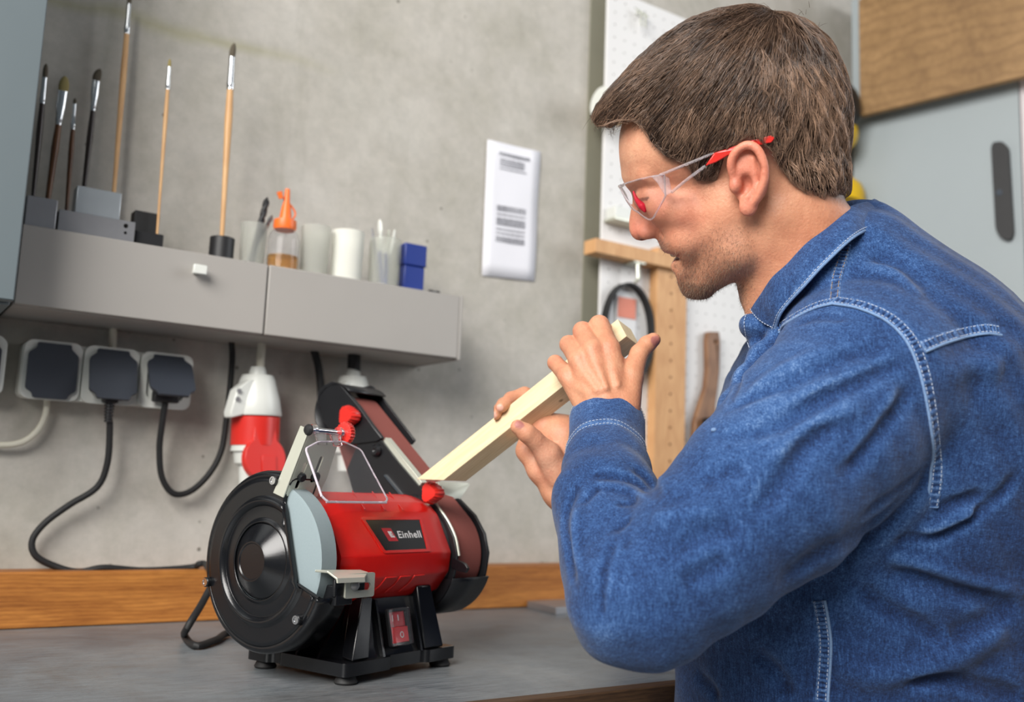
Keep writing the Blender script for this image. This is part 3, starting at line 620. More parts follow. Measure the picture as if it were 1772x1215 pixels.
obj('body', MB().prism([(TA2[0], TA2[1], zlow), (TB2[0], TB2[1], zlow), (TB2[0], TB2[1], zhigh), (TA2[0], TA2[1], zhigh)], -nrm * .30), M['cab_r'], cb)
TB3 = TB - dirA * .045
obj('side_frame', MB().prism([(TB[0] - dirA[0] * .002, TB[1] - dirA[1] * .002, zlow), (TB3[0], TB3[1], zlow), (TB3[0], TB3[1], zhigh), (TB[0] - dirA[0] * .002, TB[1] - dirA[1] * .002, zhigh)], -nrm * .03), M['pinkwhite'], cb, bev=.001)
hpoly = [onface(*q) for q in round_poly([(1721, 249), (1738, 247), (1748, 258), (1757, 405), (1752, 418), (1736, 415), (1726, 400), (1718, 258)], 8)]
hd = obj('handle', MB().prism(hpoly, nrm * .012), M['blackp'], dr, bev=.004)
obj('lock', MB().cyl(onface(1729, 333, .011), onface(1729, 333, .015), .006, n=16), M['chrome'], hd)
pb_ = .05
P4 = [onface(1462, 8, pb_), onface(1488, 200, pb_), onface(1800, 125, pb_), onface(1800, -60, pb_)]
zt = P4[0][2]; A_, B_ = P4[1], P4[2]; zlo = (A_[2] + B_[2]) / 2
tag(obj('plywood_sheet', MB().prism([(A_[0], A_[1], zlo), (B_[0], B_[1], zlo), (B_[0], B_[1], zt + .12), (A_[0], A_[1], zt)], -nrm * .018), M['ply'], bev=.001), 'brown plywood sheet with a knot above the pale grey cabinet', 'plywood')
# ear defenders hanging behind the head
e0 = onface(1462, 185, .09); ed = thing('ear_defenders', 'black and yellow ear defenders hanging behind the head', 'ear defenders', e0)
ec = onface(1458, 186, .09)
obj('cushion', MB().sphere(ec, 1, 24, 14, (.045, .035, .058)), M['blackp'], ed)
obj('shell', MB().sphere(onface(1453, 230, .085), 1, 24, 14, (.050, .034, .040)), M['yellowp'], ed)
obj('headband', MB().tube([ec + [0, 0, .03], ec + [-.05, .02, .085], ec + [-.12, .03, .03]], .006, 10, 8, .5), M['blackp'], ed)
y2 = onface(1474, 335, .05); yh = thing('safety_helmet', 'yellow plastic shell seen between neck and pale cabinet', 'helmet', y2)
obj('shell', MB().lathe([(0, .05), (.02, .048), (.04, .036), (.05, .018), (.053, .001)], onface(1456, 345, .03), unit(np.array([.1, -.2, 1.0])), 28), M['yellowp'], yh)
obj('brim', MB().lathe([(-.004, .045), (-.004, .058), (0, .058), (.001, .045)], onface(1456, 345, .03), unit(np.array([.1, -.2, 1.0])), 28), M['yellowp'], yh)
# ------------------------------------------------------------------ bench grinder with belt sander
M['redpaint'] = mat('red_paint', (200, 26, 20), .26, var=.08, sc=60, bmp=.16, bsc=1400)
M['wheel'] = mat('grinding_wheel', (134, 148, 152), .9, var=.06, sc=500, bmp=.3, bsc=2500)
M['belt'] = mat('sanding_belt', (132, 70, 62), .85, var=.12, sc=900, bmp=.3, bsc=3000)
M['plate'] = mat('name_plate', (10, 10, 11), .3, var=.05)
M['print_white'] = mat('print_white', (236, 236, 236), .5, var=.01)
M['print_red'] = mat('print_red', (188, 26, 40), .4, var=.02)
M['switch_red'] = mat('switch_red', (190, 24, 34), .25, var=.05)
M['sticker'] = mat('edge_scuff', (150, 152, 150), .5)
az = math.radians(69.5)
ex = np.array([math.sin(az), math.cos(az), 0]); ey = np.array([-math.cos(az), math.sin(az), 0]); ez = np.array([0, 0, 1.0])
G0 = np.array([0.4685, 0.965, TZ])
GR = thing('bench_grinder', 'red and black bench grinder with grey wheel and inclined belt sander on the bench', 'bench grinder', G0, np.array([ex, ey, ez]).T)
def L_(p): d = np.array(p) - G0; return np.array([d @ ex, d @ ey, d @ ez])
def gX(px, py, x): return L_(hit(px, py, ex, x + G0 @ ex))
def gY(px, py, y): return L_(hit(px, py, ey, y + G0 @ ey))
def go(name, mb, m, parent=None, **k): return obj(name, mb, m, parent or GR, world=False, **k)
AY, AZ = .003, .113                                                      # motor axis
# feet and base
for x, y in ((-.070, -.058), (-.070, .056), (.072, -.058), (.072, .056)):
    go('rubber_foot', MB().lathe([(.0003, .0105), (.002, .0115), (.008, .0085), (.0095, .0085)], (x, y, 0), (0, 0, 1), 24), M['rubber'])
bs = MB(); bx_, by_ = .084, .070
outline = round_poly([(-bx_, -by_), (-.020, -by_), (-.016, -by_ + .006), (.034, -by_ + .006), (.038, -by_), (bx_, -by_), (bx_, by_), (-bx_, by_), (-bx_, .040), (-bx_ + .006, .036), (-bx_ + .006, .024), (-bx_, .020)], .006)
bs.prism([(x, y, .0085) for x, y in outline], (0, 0, .0125))
base = go('base_plate', bs, M['blackg'], bev=.0018)
# pedestal: splayed hollow column with ribs, saddle top under the motor
pd = MB(); R_ = []
for z, xa, xb, ya, yb in ((.021, -.066, .072, -.062, .060), (.030, -.061, .067, -.058, .056), (.055, -.054, .058, -.052, .050), (.070, -.048, .050, -.047, .045), (.084, -.046, .046, -.040, .040)):
    R_.append([(x, y, z) for x, y in round_poly([(xa, ya), (xb, ya), (xb, yb), (xa, yb)], .008)])
pd.rings(R_); go('pedestal', pd, M['blackg'], base)
for xa, xb, top, wid_ in ((-.060, -.042, .080, .014), (.052, .044, .086, .022)):
    rb = MB().prism([(xa - wid_ / 2 - .004, -.0665, .021), (xa + wid_ / 2 + .004, -.0665, .021), (xb + wid_ / 2, -.054, top), (xb - wid_ / 2, -.054, top)], (0, .016, .002))
    go('rib', rb, M['blackg'], base, bev=.002)
for xa in (-.026, .0315): go('thin_rib', MB().prism([(xa - .0015, -.0665, .021), (xa + .0015, -.0665, .021), (xa + .0015, -.051, .075), (xa - .0015, -.051, .075)], (0, .012, .0)), M['blackg'], base)
for ya in (-.030, .0, .030): go('side_rib', MB().prism([(-.082, ya - .0015, .021), (-.060, ya - .0015, .021), (-.050, ya - .0015, .066)], (0, .003, 0)), M['blackg'], base)
go('saddle', MB().lathe([(-.048, .056), (.048, .056)], (0, AY, AZ + .002), (1, 0, 0), 40, True), M['blackg'], base)
# rocker switch
sw_n = unit(np.array([0, -1, .25])); su = unit(np.array([0, .25, 1.0])); sc_ = (gY(668, 1062, -.0605) + gY(704, 1109, -.0605)) / 2; sc_[1] = -.0600
sxx = np.array([1.0, 0, 0])
def sq(w_, h, r, c_): return [c_ + sxx * x + su * z for x, z in rrect(w_, h, r, 3)]
hx_, hz2 = .0285, .0375
swb = go('switch_frame', MB().prism(sq(hx_, hz2, .0025, sc_), sw_n * .004, [sq(hx_ * .78, hz2 * .84, .002, sc_)]), M['blackp'], bev=.0006)
rk = MB().prism([sc_ + sxx * x + su * z for x, z in ((-.0105, -.0155), (.0105, -.0155), (.0105, 0), (-.0105, 0))], sw_n * .0052).prism([sc_ + sxx * x + su * z - sw_n * .001 for x, z in ((-.0105, 0), (.0105, 0), (.0105, .0155), (-.0105, .0155))], sw_n * .0034)
go('rocker', rk, M['switch_red'], swb, bev=.0008)
cov = MB().prism(sq(hx_ * .94, hz2 * .96, .002, sc_ + sw_n * .0045), sw_n * .005); go('splash_cover', cov, M['clear'], swb, bev=.0008)
mk = MB()
for zz, kk in ((.009, 'I'), (-.008, 'O')):
    c_ = sc_ + su * zz + sw_n * (.0027 if kk == 'I' else .0055)
    if kk == 'I': mk.prism([c_ + sxx * x + su * z for x, z in ((-.0007, -.003), (.0007, -.003), (.0007, .003), (-.0007, .003))], sw_n * .0002)
    else: mk.prism([c_ + sxx * math.cos(t) * .0028 + su * math.sin(t) * .0032 for t in np.arange(20) * math.pi / 10], sw_n * .0002, [[c_ + sxx * math.cos(t) * .0018 + su * math.sin(t) * .0022 for t in np.arange(20) * math.pi / 10]])
go('switch_marks', mk, M['print_white'], swb, sharp=None)
# red motor housing
prof = [(-.0645, .120), (-.0415, .1625), (-.030, .1725), (-.012, .180), (.014, .180), (.034, .170), (.046, .158), (.0645, .120), (.062, .098), (.046, .076), (.02, .064), (-.02, .064), (-.046, .076), (-.062, .098)]
prof = round_poly(prof, .0018, 2)
def sect(x, k, kz=None): return [(x, y * k, AZ + (z - AZ) * (kz or k)) for y, z in prof]
ho = MB().rings([sect(-.086, .90), sect(-.0735, .965), sect(-.068, 1.0), sect(.055, 1.0), sect(.064, .985), sect(.080, .93)])
hous = go('motor_housing', ho, M['redpaint'], sharp=24)
go('housing_boss', MB().rings([sect(-.101, .60), sect(-.098, .74), sect(-.084, .84)]), M['redpaint'], hous, sharp=24, bev=.001)
# raised frame, name plate and lettering on the inclined front panel
pA, pB = np.array([0, -.0645, .120]), np.array([0, -.0415, .1625]); pu = unit(pB - pA); pn = unit(np.array([0, -pu[2], pu[1]])); 
def pan(x, t, off=0.0): q = pA + pu * t + pn * off; return np.array([x, q[1], q[2]])
fr = [(-.0500, .0415), (.0445, .0415), (.0405, .0015), (-.0335, .0015)]; pl_ = [(-.0440, .0382), (.0395, .0382), (.0345, .0045), (-.0295, .0045)]
go('plate_surround', MB().prism([pan(x, t, -.001) for x, t in round_poly(fr, .003)], pn * .0022, [[pan(x, t, -.001) for x, t in round_poly([(x * 1.015, t) for x, t in pl_], .0015)]]), M['redpaint'], hous, bev=.0006)
go('name_plate', MB().prism([pan(x, t, -.0004) for x, t in pl_], pn * .0012), M['plate'], hous, bev=.0003)
lr = .0010
go('logo_square', MB().prism([pan(x, t, .0008) for x, t in ((-.0250, .0290), (-.0110, .0290), (-.0055, .0145), (-.0195, .0145))], pn * .0002), M['print_red'], hous, sharp=None)
def emark(x0, t0, s, sk, parent, dz):
    P_ = [(0, 0), (1, 0), (.86, .3), (.42, .3), (.34, .44), (.76, .44), (.70, .58), (.28, .58), (.22, .7), (.64, .7), (.5, 1), (-.42, 1)]
    P_ = [(x0 + s * (.9 * x), t0 + s * y) for x, y in P_]
    return MB().prism([pan(x, t, dz) for x, t in P_], pn * .0002)
go('logo_mark', emark(-.0150, .0185, .0068, 0, hous, .00105), M['print_white'], hous, sharp=None)
def text_mesh(body, size):
    cu = bpy.data.curves.new('lettering', 'FONT'); cu.body = body; cu.size = size; cu.offset = size * .016; cu.resolution_u = 3; cu.shear = .0; cu.space_character = 1.08
    to = bpy.data.objects.new('lettering', cu); COL.objects.link(to); dg = bpy.context.evaluated_depsgraph_get()
    me = bpy.data.meshes.new_from_object(to.evaluated_get(dg)); v = np.array([p.co[:] for p in me.vertices]); f = [tuple(p.vertices) for p in me.polygons]
    bpy.data.objects.remove(to); bpy.data.curves.remove(cu); bpy.data.meshes.remove(me); return v, f
tv, tf = text_mesh('Einhell', .0135)
tw = tv[:, 0].max() - tv[:, 0].min(); k = .0362 / tw
lt = [pan(-.0030 + (x - tv[:, 0].min()) * k, .0178 + y * .82, .0010) for x, y, z in tv]
link('lettering', lt, tf, M['print_white'], hous, sharp=None, world=False)
# sloping ribs on top, vent slots low at the front
for x in (-.030, .0, .028):
    r_ = MB().prism([(x - .012, -.0428, .1640), (x - .0105, -.0428, .1640), (x + .0005, -.012, .1815), (x - .001, -.012, .1815)], (0, -.0002, .0005)); go('housing_rib', r_, M['redpaint'], hous)
vA, vB = np.array([0, -.062, .098]), np.array([0, -.046, .076]); vu = unit(vB - vA); vn = unit(np.array([0, vu[2], -vu[1]])); vn = vn if vn[1] < 0 else -vn
for k_ in range(3):
    x = -.026 + k_ * .022
    P_ = [(x, .000), (x + .017, .000), (x + .013, .010), (x + .004, .021), (x - .010, .021), (x - .002, .010)]
    go('vent_louvre', MB().prism([np.array([a_, *(vA + vu * t_)[1:]]) - vn * .001 for a_, t_ in P_], vn * .0022), M['redpaint'], hous, bev=.0006)
# ---- wheel guard: pressed disc with an opening towards the user
gc = np.array([-.129, .0035, .113]); GRd = .0850
def gcirc(r, a): return (gc[1] + r * math.cos(a), gc[2] + r * math.sin(a))
a_top, a_bot = math.radians(113), math.radians(199)            # opening lies on the -y side (angle 180 deg)
A_ = np.linspace(a_bot, a_top + 2 * math.pi, 72)
def ringsA(prof_, A): return [[(gc[0] - t, *gcirc(r, a)) for a in A] for t, r in prof_]
faceprof = [(-.034, GRd), (-.004, GRd), (-.001, GRd - .002), (0, GRd - .006), (0, .0830 - .008), (0, .0622), (.0003, .0612), (.0036, .0588), (.0044, .0576), (.0044, .0568), (.0036, .0556), (.0008, .0536), (0, .0528), (0, .0518), (0, .0415), (.0002, .0403), (.0018, .0383), (.0026, .0372), (.0030, .0362)]
gd = MB()
C1 = (gc[1] - .0305, gc[2] + .050); C2 = (gc[1] - .052, gc[2] - .022)   # opening edge endpoints on the disc face
# disc is trimmed by a straight line on the user side: radius of each ray is capped by that line
def cut_r(a):
    d = np.array([math.cos(a), math.sin(a)]); p, q = np.array([-.0180, .0830]), np.array([-.0500, -.0205]); e = q - p; n_ = np.array([e[1], -e[0]]); n_ = n_ if n_ @ p < 0 and False else n_
    den = d @ n_; 
    if abs(den) < 1e-9: return 9
    r = (p @ n_) / den; return r if r > 0 else 9
full = np.linspace(0, 2 * math.pi, 121)[:-1]; R_ = []
for t, r in faceprof:
    ring = []
    for a in full:
        ang = a % (2 * math.pi); inop = a_top < ang < a_bot
        rr = min(r, cut_r(ang)) if inop else r
        ring.append((gc[0] - t, *gcirc(rr, a)))
    R_.append(ring)
# the back wall ring only exists outside the opening: build the face and the rim separately
gd.rings([r for r in R_[3:]], cap=False)
rim = [[(gc[0] - t, *gcirc(r, a)) for a in A_] for t, r in faceprof[:4]]; gd.rings(rim, cap=False, closed=False)
back = [[(gc[0] + .034, *gcirc(r, a)) for a in A_] for r in (GRd, .045)]; gd.rings(back, cap=False, closed=False)
guard = go('wheel_guard', gd, M['blackg'], sharp=50); md = guard.modifiers.new('sheet', 'SOLIDIFY'); md.thickness = .0016; md.offset = 1
lipA = [np.array([gc[0] - .0012, gc[1] + r * math.cos(a_bot), gc[2] + r * math.sin(a_bot)]) for r in np.linspace(.054, .0846, 6)]
go('guard_lip', MB().tube(lipA, .0018, 8, 2), M['blackg'], guard)
go('hub_dome', MB().lathe([(.0, .0362), (.0025, .0355), (.0125, .0205), (.0142, .0188), (.0142, .0175), (.0132, .0165), (.0132, .0001)], (gc[0] - .0005, gc[1], gc[2]), (-1, 0, 0), 56), M['blackg'], guard, sharp=30)
for q in ((480, 832), (363, 1007), (520, 1072)):
    p = gX(*q, gc[0]); s_ = go('socket_screw', MB().lathe([(-.001, .0048), (.0055, .0048), (.0062, .0042), (.0062, .0024), (.004, .0022), (.004, .0001)], p, (-1, 0, 0), 20), M['blackm'], guard)
    go('screw_socket', MB().lathe([(.0060, .0041), (.0066, .0040), (.0066, .0026), (.0058, .0024)], p, (-1, 0, 0), 20), M['chrome'], s_)
# grinding wheel and flange
go('grinding_wheel', MB().lathe([(0, .018), (0, .072), (.0016, .075), (.0205, .075), (.022, .0735), (.022, .018)], (-.126, gc[1], gc[2]), (1, 0, 0), 72), M['wheel'], sharp=30)
go('shaft', MB().cyl((-.128, gc[1], gc[2]), (.15, gc[1], gc[2]), .008, n=20), M['steel'])
# tool rest with slotted bracket
tr = MB()
z0 = .1065
T_ = [gX(546, 986, -.128), None]
pA_ = L_(hit(546, 986, (0, 0, 1), TZ + z0)); pB_ = L_(hit(590, 1001, (0, 0, 1), TZ + z0)); pC_ = L_(hit(634, 1001, (0, 0, 1), TZ + z0)); pD_ = L_(hit(629, 989, (0, 0, 1), TZ + z0))
top = [(-.134, -.061, .1075), (-.118, -.086, .1060), (-.0965, -.104, .1035), (-.0620, -.104, .1035), (-.0620, -.078, .1060), (-.075, -.061, .1075)]
rest = [(545, 986), (567, 988), (584, 1001), (631, 999), (637, 990), (624, 986)]
yy = [-.072, -.078, -.092, -.092, -.080, -.072]
vt = [gY(px, py, y) for (px, py), y in zip(rest, yy)]
tr.prism(vt, (0, 0, -.0022))
trest = go('tool_rest', tr, M['zinc'], bev=.0005)
lip = MB(); q0, q1 = vt[2], vt[3]; lip.prism([q0, q1, q1 + [0, -.001, -.0042], q0 + [0, -.001, -.0042]], (0, .0018, 0)); go('rest_lip', lip, M['zinc'], trest)
BYp = -.084; b0, b1 = gY(600, 992, BYp), gY(647, 1032, BYp)
bx0_, bx1_, bz0_, bz1_ = b0[0], b1[0], b1[2], gY(640, 991, BYp)[2]
c_ = ((bx0_ + bx1_) / 2, (bz0_ + bz1_) / 2)
sl0 = gY(630, 1010, BYp); sl1 = gY(641, 1019, BYp)
slot = [(x + (sl0[0] + sl1[0]) / 2 - .008, BYp, z + (sl0[2] + sl1[2]) / 2) for x, z in rrect(.026, .0068, .0033)]
go('slotted_bracket', MB().prism([(x + c_[0], BYp, z + c_[1]) for x, z in rrect(bx1_ - bx0_, bz1_ - bz0_, .0022)], (0, .0022, 0), [slot]), M['zinc'], trest)
p = gY(613, 1013, BYp); go('dome_bolt', MB().lathe([(0, .0052), (.0022, .0048), (.0042, .003), (.005, .0001)], p, (0, -1, 0), 20), M['steel'], trest)
go('bracket_arm', MB().box((bx0_ - .012, BYp + .0022, bz0_ + .002), (bx0_ + .028, BYp + .006, bz1_ - .004)).box((bx0_ - .010, BYp + .0022, bz0_ - .006), (bx0_ + .012, -.045, bz0_ + .012)), M['blackm'], trest, bev=.001)
# spark arrester bracket: folded sheet with two slots
def br(x, t, off=0.0):                                                   # t runs up the inclined face
    y = -.0225 - .0235 * t; z = .1755 + .0525 * t; return np.array([x, y + off, z])
nrmb = unit(np.array([0, -.0525, -.0235])); 
def slotpoly(xc, t0, t1, w_=.0024):
    return [br(xc + w_ * math.cos(a), (t0 if math.sin(a) < 0 else t1) + .0024 / .0575 * math.sin(a)) for a in np.arange(16) * math.pi / 8 + .01]
face = [br(-.130, 0), br(-.0885, 0), br(-.0855, .35), br(-.0885, 1.0), br(-.092, 1.15), br(-.130, 1.15)]
bk = go('spark_bracket', MB().prism(face, -nrmb * .0016, [slotpoly(-.120, .18, .58), slotpoly(-.103, .30, .70)]), M['zinc'], bev=.0003)
fl = [br(-.1305, -.03), br(-.1305, 1.20), br(-.1305, 1.20) + [0, .012, .004], br(-.1305, .75) + [0, .013, .004], br(-.1305, -.03) + [0, .0145, .004]]
go('bracket_flange', MB().prism(fl, (-.0016, 0, 0)), M['zinc'], bk, bev=.0003)
for xc, t in ((-.120, .36), (-.103, .38)): go('bracket_bolt', MB().lathe([(0, .0045), (.003, .0045), (.0042, .0036), (.0042, .0001)], br(xc, t), nrmb, 16), M['blackm'], bk)
rz = np.array([0, -.0495, .2385])
rod = go('hinge_rod', MB().cyl((-.130, rz[1], rz[2]), (-.086, rz[1], rz[2]), .0028, n=16), M['chrome'], bk)
go('rod_cap', MB().lathe([(0, .0055), (.0015, .0055), (.0035, .004), (.0042, .0001)], (-.1305, rz[1], rz[2]), (-1, 0, 0), 20), M['blackp'], rod)
for xc in (-.1255, -.091): go('rod_collar', MB().cyl((xc - .002, rz[1], rz[2]), (xc + .002, rz[1], rz[2]), .0058, n=20), M['clear'], rod)
def star_knob(c_, d_, r, h, teeth, tri=0.0):
    d_ = unit(d_); u, v = perp(d_); R_ = []; N = teeth * 4
    for t, k in ((0, .62), (.12, .95), (.45, 1.0), (.8, .93), (1, .78)):
        R_.append([np.array(c_) + d_ * h * t + (u * math.cos(a) + v * math.sin(a)) * r * k * (1 + tri * math.cos(3 * a) + .045 * math.cos(teeth * a)) for a in np.arange(N) * 2 * math.pi / N])
    return MB().rings(R_)
go('red_knob', star_knob((-.0865, rz[1], rz[2]), (1, 0, 0), .0112, .009, 22), M['redp'], rod)
# clear spark shield
shp = [(527, 778), (549, 766), (594, 766), (623, 780), (642, 816), (669, 866), (664, 871), (566, 870), (555, 860)]
def shield_pt(px, py):
    n_ = unit(np.cross(np.array([1, 0, 0]), np.array([0, -.038, -.062]))); nW = ex * n_[0] + ey * n_[1] + ez * n_[2]; p0_ = G0 + ex * -.11 + ey * rz[1] + ez * (rz[2] - .004)
    return L_(hit(px, py, nW, nW @ p0_))
P_ = [shield_pt(*q) for q in shp]; cen = np.mean(P_, 0)
P2 = []
for i, p in enumerate(P_):
    a_, b_ = P_[i - 1] - p, P_[(i + 1) % len(P_)] - p; q = min(.004, np.linalg.norm(a_) * .4, np.linalg.norm(b_) * .4)
    for t in np.linspace(0, 1, 4): P2.append((1 - t) ** 2 * (p + unit(a_) * q) + 2 * t * (1 - t) * p + t * t * (p + unit(b_) * q))
sn = unit(np.cross(P_[3] - P_[0], P_[7] - P_[0])); sn = sn if sn[1] < 0 else -sn
go('spark_shield', MB().prism(P2, sn * .0026), M['clear'])
M['shield_edge'] = m_clear('shield_edge', (236, 226, 236), .25, .35, 1.0, 1.3)
ed = MB(); ed.tube([p + sn * .0013 for p in P2] + [P2[0] + sn * .0013], .0011, 6, 2); go('shield_edge', ed, M['shield_edge'], GR)
for xc in (-.1185, -.0985):
    q = np.array([xc, rz[1], rz[2]]); go('shield_clip', MB().prism([q + [-.007, -.004, -.002], q + [.007, -.004, -.002], q + [.0055, -.0075, -.0135], q + [-.0055, -.0075, -.0135]], (0, .003, -.001)), M['clear'], GR, bev=.001)
# ---- belt sander on the far end
C1 = np.array([.0, .113]); C2 = np.array([.130, .2755])
def hull(r1, r2, n=26, c1=C1, c2=C2):
    d = c2 - c1; L = np.linalg.norm(d); th = math.atan2(d[1], d[0]); b = math.acos((r1 - r2) / L); out = []
    for a in np.linspace(th + b, th + 2 * math.pi - b, n * 2): out.append(c1 + r1 * np.array([math.cos(a), math.sin(a)]))
    for a in np.linspace(th - b, th + b, n): out.append(c2 + r2 * np.array([math.cos(a), math.sin(a)]))
    return out
def yz(P, x): return [(x, p[0], p[1]) for p in P]
hp = hull(.0585, .0215)
RL = [yz(hp, .0895), yz(hp, .1375)]
be = MB().rings([yz(hull(.0570, .0200), .0895), yz(hp, .0895), yz(hp, .1375), yz(hull(.0570, .0200), .1375)], cap=False); go('sanding_belt', be, M['belt'], sharp=40)
go('drive_roller', MB().cyl((.090, *C1), (.137, *C1), .0566, n=48), M['blackp']); go('idler_roller', MB().cyl((.090, *C2), (.137, *C2), .0196, n=32), M['blackp'])
arm = MB().prism(yz([C1 + [-.03, .05], C1 + [.012, -.02], C1 + [.045, .0], C2 + [.030, -.035], C2 + [.03, 0], C2 + [-.02, .025]], .0815), (.004, 0, 0))
# traced side plates (left = towards the wheel)
lo = [gX(*q, .0805)[1:] for q in ((552, 702), (548, 690), (551, 676), (560, 666), (573, 660), (585, 662), (592, 669), (621, 703), (642, 733), (661, 758), (652, 764), (600, 770), (566, 740), (557, 725))]
cover = go('belt_cover', MB().prism([(.0805, *p) for p in lo], (.006, 0, 0)), M['blackm'], bev=.0012)
cb_ = hull(.040, .034, 20, C2 + np.array([-.045, -.055]), C2 + np.array([.004, .002]))
wrap = [C2 + np.array([.004, .002]) + .0345 * np.array([math.cos(a), math.sin(a)]) for a in np.linspace(math.radians(135), math.radians(-45), 24)]
wr = MB().rings([[(x, *p) for p in wrap] for x in (.0805, .146)], cap=False, closed=False)
wo = go('cover_hood', wr, M['blackm'], cover); md = wo.modifiers.new('sheet', 'SOLIDIFY'); md.thickness = .002
rt = [gX(*q, .144)[1:] for q in ((640, 667), (645, 669), (660, 686), (702, 741), (718, 762), (712, 770), (690, 762), (660, 740), (620, 690), (618, 672))]
go('cover_far_side', MB().prism([(.144, *p) for p in rt], (.003, 0, 0)), M['blackm'], cover, bev=.001)
lp_ = [gX(*q, .084)[1:] for q in ((655, 755), (661, 762), (690, 800), (724, 840), (752, 872), (772, 900), (786, 930), (792, 962))]
a_end = [C1 + .0655 * np.array([math.cos(a), math.sin(a)]) for a in np.linspace(math.radians(185), math.radians(330), 20)]
lowp = [tuple(p) for p in lp_] + [tuple(p) for p in a_end] + [tuple(C1 + [.06, -.01]), tuple(C2 + [-.02, -.07]), tuple(C2 + [-.045, -.02])]
side = go('belt_side_plate', MB().prism([(.083, *p) for p in lowp], (.0035, 0, 0)), M['blackm'], bev=.0006)
e_ = [np.array([.0862, *p]) for p in lp_[1:4]]
nf = np.array([0, -.69, .725])
go('platen_edge', MB().prism([e_[0] + nf * -.002, e_[0] + nf * .0045, e_[-1] + nf * .0045, e_[-1] + nf * -.002], (.0035, 0, 0)).prism([e_[0] + nf * .0035, e_[0] + nf * .0048, e_[-1] + nf * .0048, e_[-1] + nf * .0035], (.010, 0, 0)), M['zinc'], side, bev=.0003)
arc = [np.array([.0855, *p]) for p in lp_[4:]]
go('guard_rim', MB().tube([p + [.001, 0, 0] for p in arc], .0014, 8, 4), M['zinc'], side)
for q in ((653, 780), (718, 868)): 
    p = gX(*q, .083); s_ = go('socket_screw', MB().lathe([(-.001, .0075), (.003, .0075), (.006, .0052), (.006, .0026), (.004, .0001)], p, (-1, 0, 0), 18), M['blackm'], side)
s0, s1 = gX(668, 823, .083), gX(697, 858, .083); go('tracking_slot', MB().tube([s0 + [-.0006, 0, 0], s1 + [-.0006, 0, 0]], .0036, 10, 4, .35), M['chrome'], side)
# far side plate and lower dust hood
fo = [gX(*q, .142)[1:] for q in ((794, 862), (822, 891), (839, 924), (845, 957), (841, 985), (838, 1000))]
a2 = [C1 + .0655 * np.array([math.cos(a), math.sin(a)]) for a in np.linspace(math.radians(205), math.radians(330), 16)]
farp = [tuple(C1 + [-.005, .062])] + [tuple(p) for p in fo] + [tuple(p) for p in a2] + [tuple(C1 + [.05, .0]), tuple(C2 + [.0, -.06]), tuple(C2 + [-.04, -.035])]
go('far_side_plate', MB().prism([(.141, *p) for p in farp], (.004, 0, 0)), M['blackm'], bev=.0006)
hoodA = np.linspace(math.radians(199), math.radians(335), 30)
hd_ = MB().rings([[(x, *(C1 + .0685 * np.array([math.cos(a), math.sin(a)]))) for a in hoodA] for x in (.080, .146)], cap=False, closed=False)
hh = go('dust_hood', hd_, M['blackm']); md = hh.modifiers.new('sheet', 'SOLIDIFY'); md.thickness = .002
lid_ = [C1 + .068 * np.array([math.cos(a), math.sin(a)]) for a in hoodA]; go('hood_end', MB().prism([(.080, *p) for p in lid_], (.002, 0, 0)), M['blackm'], hh)
pq = [gX(*q, .088) for q in ((789, 965), (800, 969), (812, 975), (817, 983), (813, 991), (800, 988), (788, 981))]; go('hood_latch', MB().prism([p + [-.008, 0, 0] for p in pq], (.004, 0, 0)), M['blackg'], hh, bev=.0012)
go('end_flange', MB().lathe([(.078, .056), (.083, .060)], (0, AY, AZ), (1, 0, 0), 48), M['blackm'])
# belt knobs and work rest
kp = gX(598, 720, .066); go('red_tension_knob', star_knob(kp + [.014, 0, 0], (-1, 0, 0), .0125, .016, 18, .14), M['redp'])
go('knob_stem', MB().cyl(kp + [.013, 0, 0], kp + [.022, 0, 0], .006, n=16), M['blackp'])
kq = gX(741, 853, .064); go('red_rest_knob', star_knob(kq + [.015, 0, 0], (-1, 0, 0), .0118, .016, 18, .14), M['redp'])
wr_ = [gX(*q, .082) for q in ((754, 834), (764, 842), (766, 852), (742, 875), (736, 872))]
rst = go('work_rest_bracket', MB().prism(wr_, (.003, 0, 0)), M['zinc'], bev=.0003)
pz = gX(757, 833, .085)[2] + .0005
t4 = [L_(hit(*q, (0, 0, 1), TZ + pz)) for q in ((757, 833), (811, 835))]
q1_ = gX(757, 833, .084); q2_ = gX(795, 862, .086); far_ = gX(811, 836, .135)
go('work_rest_plate', MB().prism([gX(757, 833, .083), gX(768, 853, .083), gX(795, 861, .112), gX(812, 836, .134)], (.0, -.0012, -.0018)), M['zinc'], rst, bev=.0003)
# ------------------------------------------------------------------ signed-distance modelling (camera axes: x right, y down, z away, metres)
def K(px, py, d): return np.array([(px - CX) * d / F, (py - CY) * d / F, d])
def to_world(p): p = np.asarray(p, float); return CAM + (p * np.array([1, -1, 1])) @ RW.T
def smin(a, b, k): h = np.clip(.5 + .5 * (b - a) / k, 0, 1); return b + (a - b) * h - k * h * (1 - h)
def smax(a, b, k): return -smin(-a, -b, k)
def cone(p, a, b, ra, rb):
    a, b = np.asarray(a, np.float32), np.asarray(b, np.float32); ab = b - a; t = np.clip((p - a) @ ab / (ab @ ab), 0, 1)
    return np.linalg.norm(p - a - t[:, None] * ab, axis=1) - (ra + (rb - ra) * t)
def ell(p, c, r, R=None):
    q = p - np.asarray(c, np.float32)
    if R is not None: q = q @ np.asarray(R, np.float32)
    r = np.asarray(r, np.float32); k0 = np.linalg.norm(q / r, axis=1); k1 = np.linalg.norm(q / (r * r), axis=1) + 1e-9
    return k0 * (k0 - 1) / k1
def rotz(deg): a = math.radians(deg); return np.array([[math.cos(a), -math.sin(a), 0], [math.sin(a), math.cos(a), 0], [0, 0, 1]])
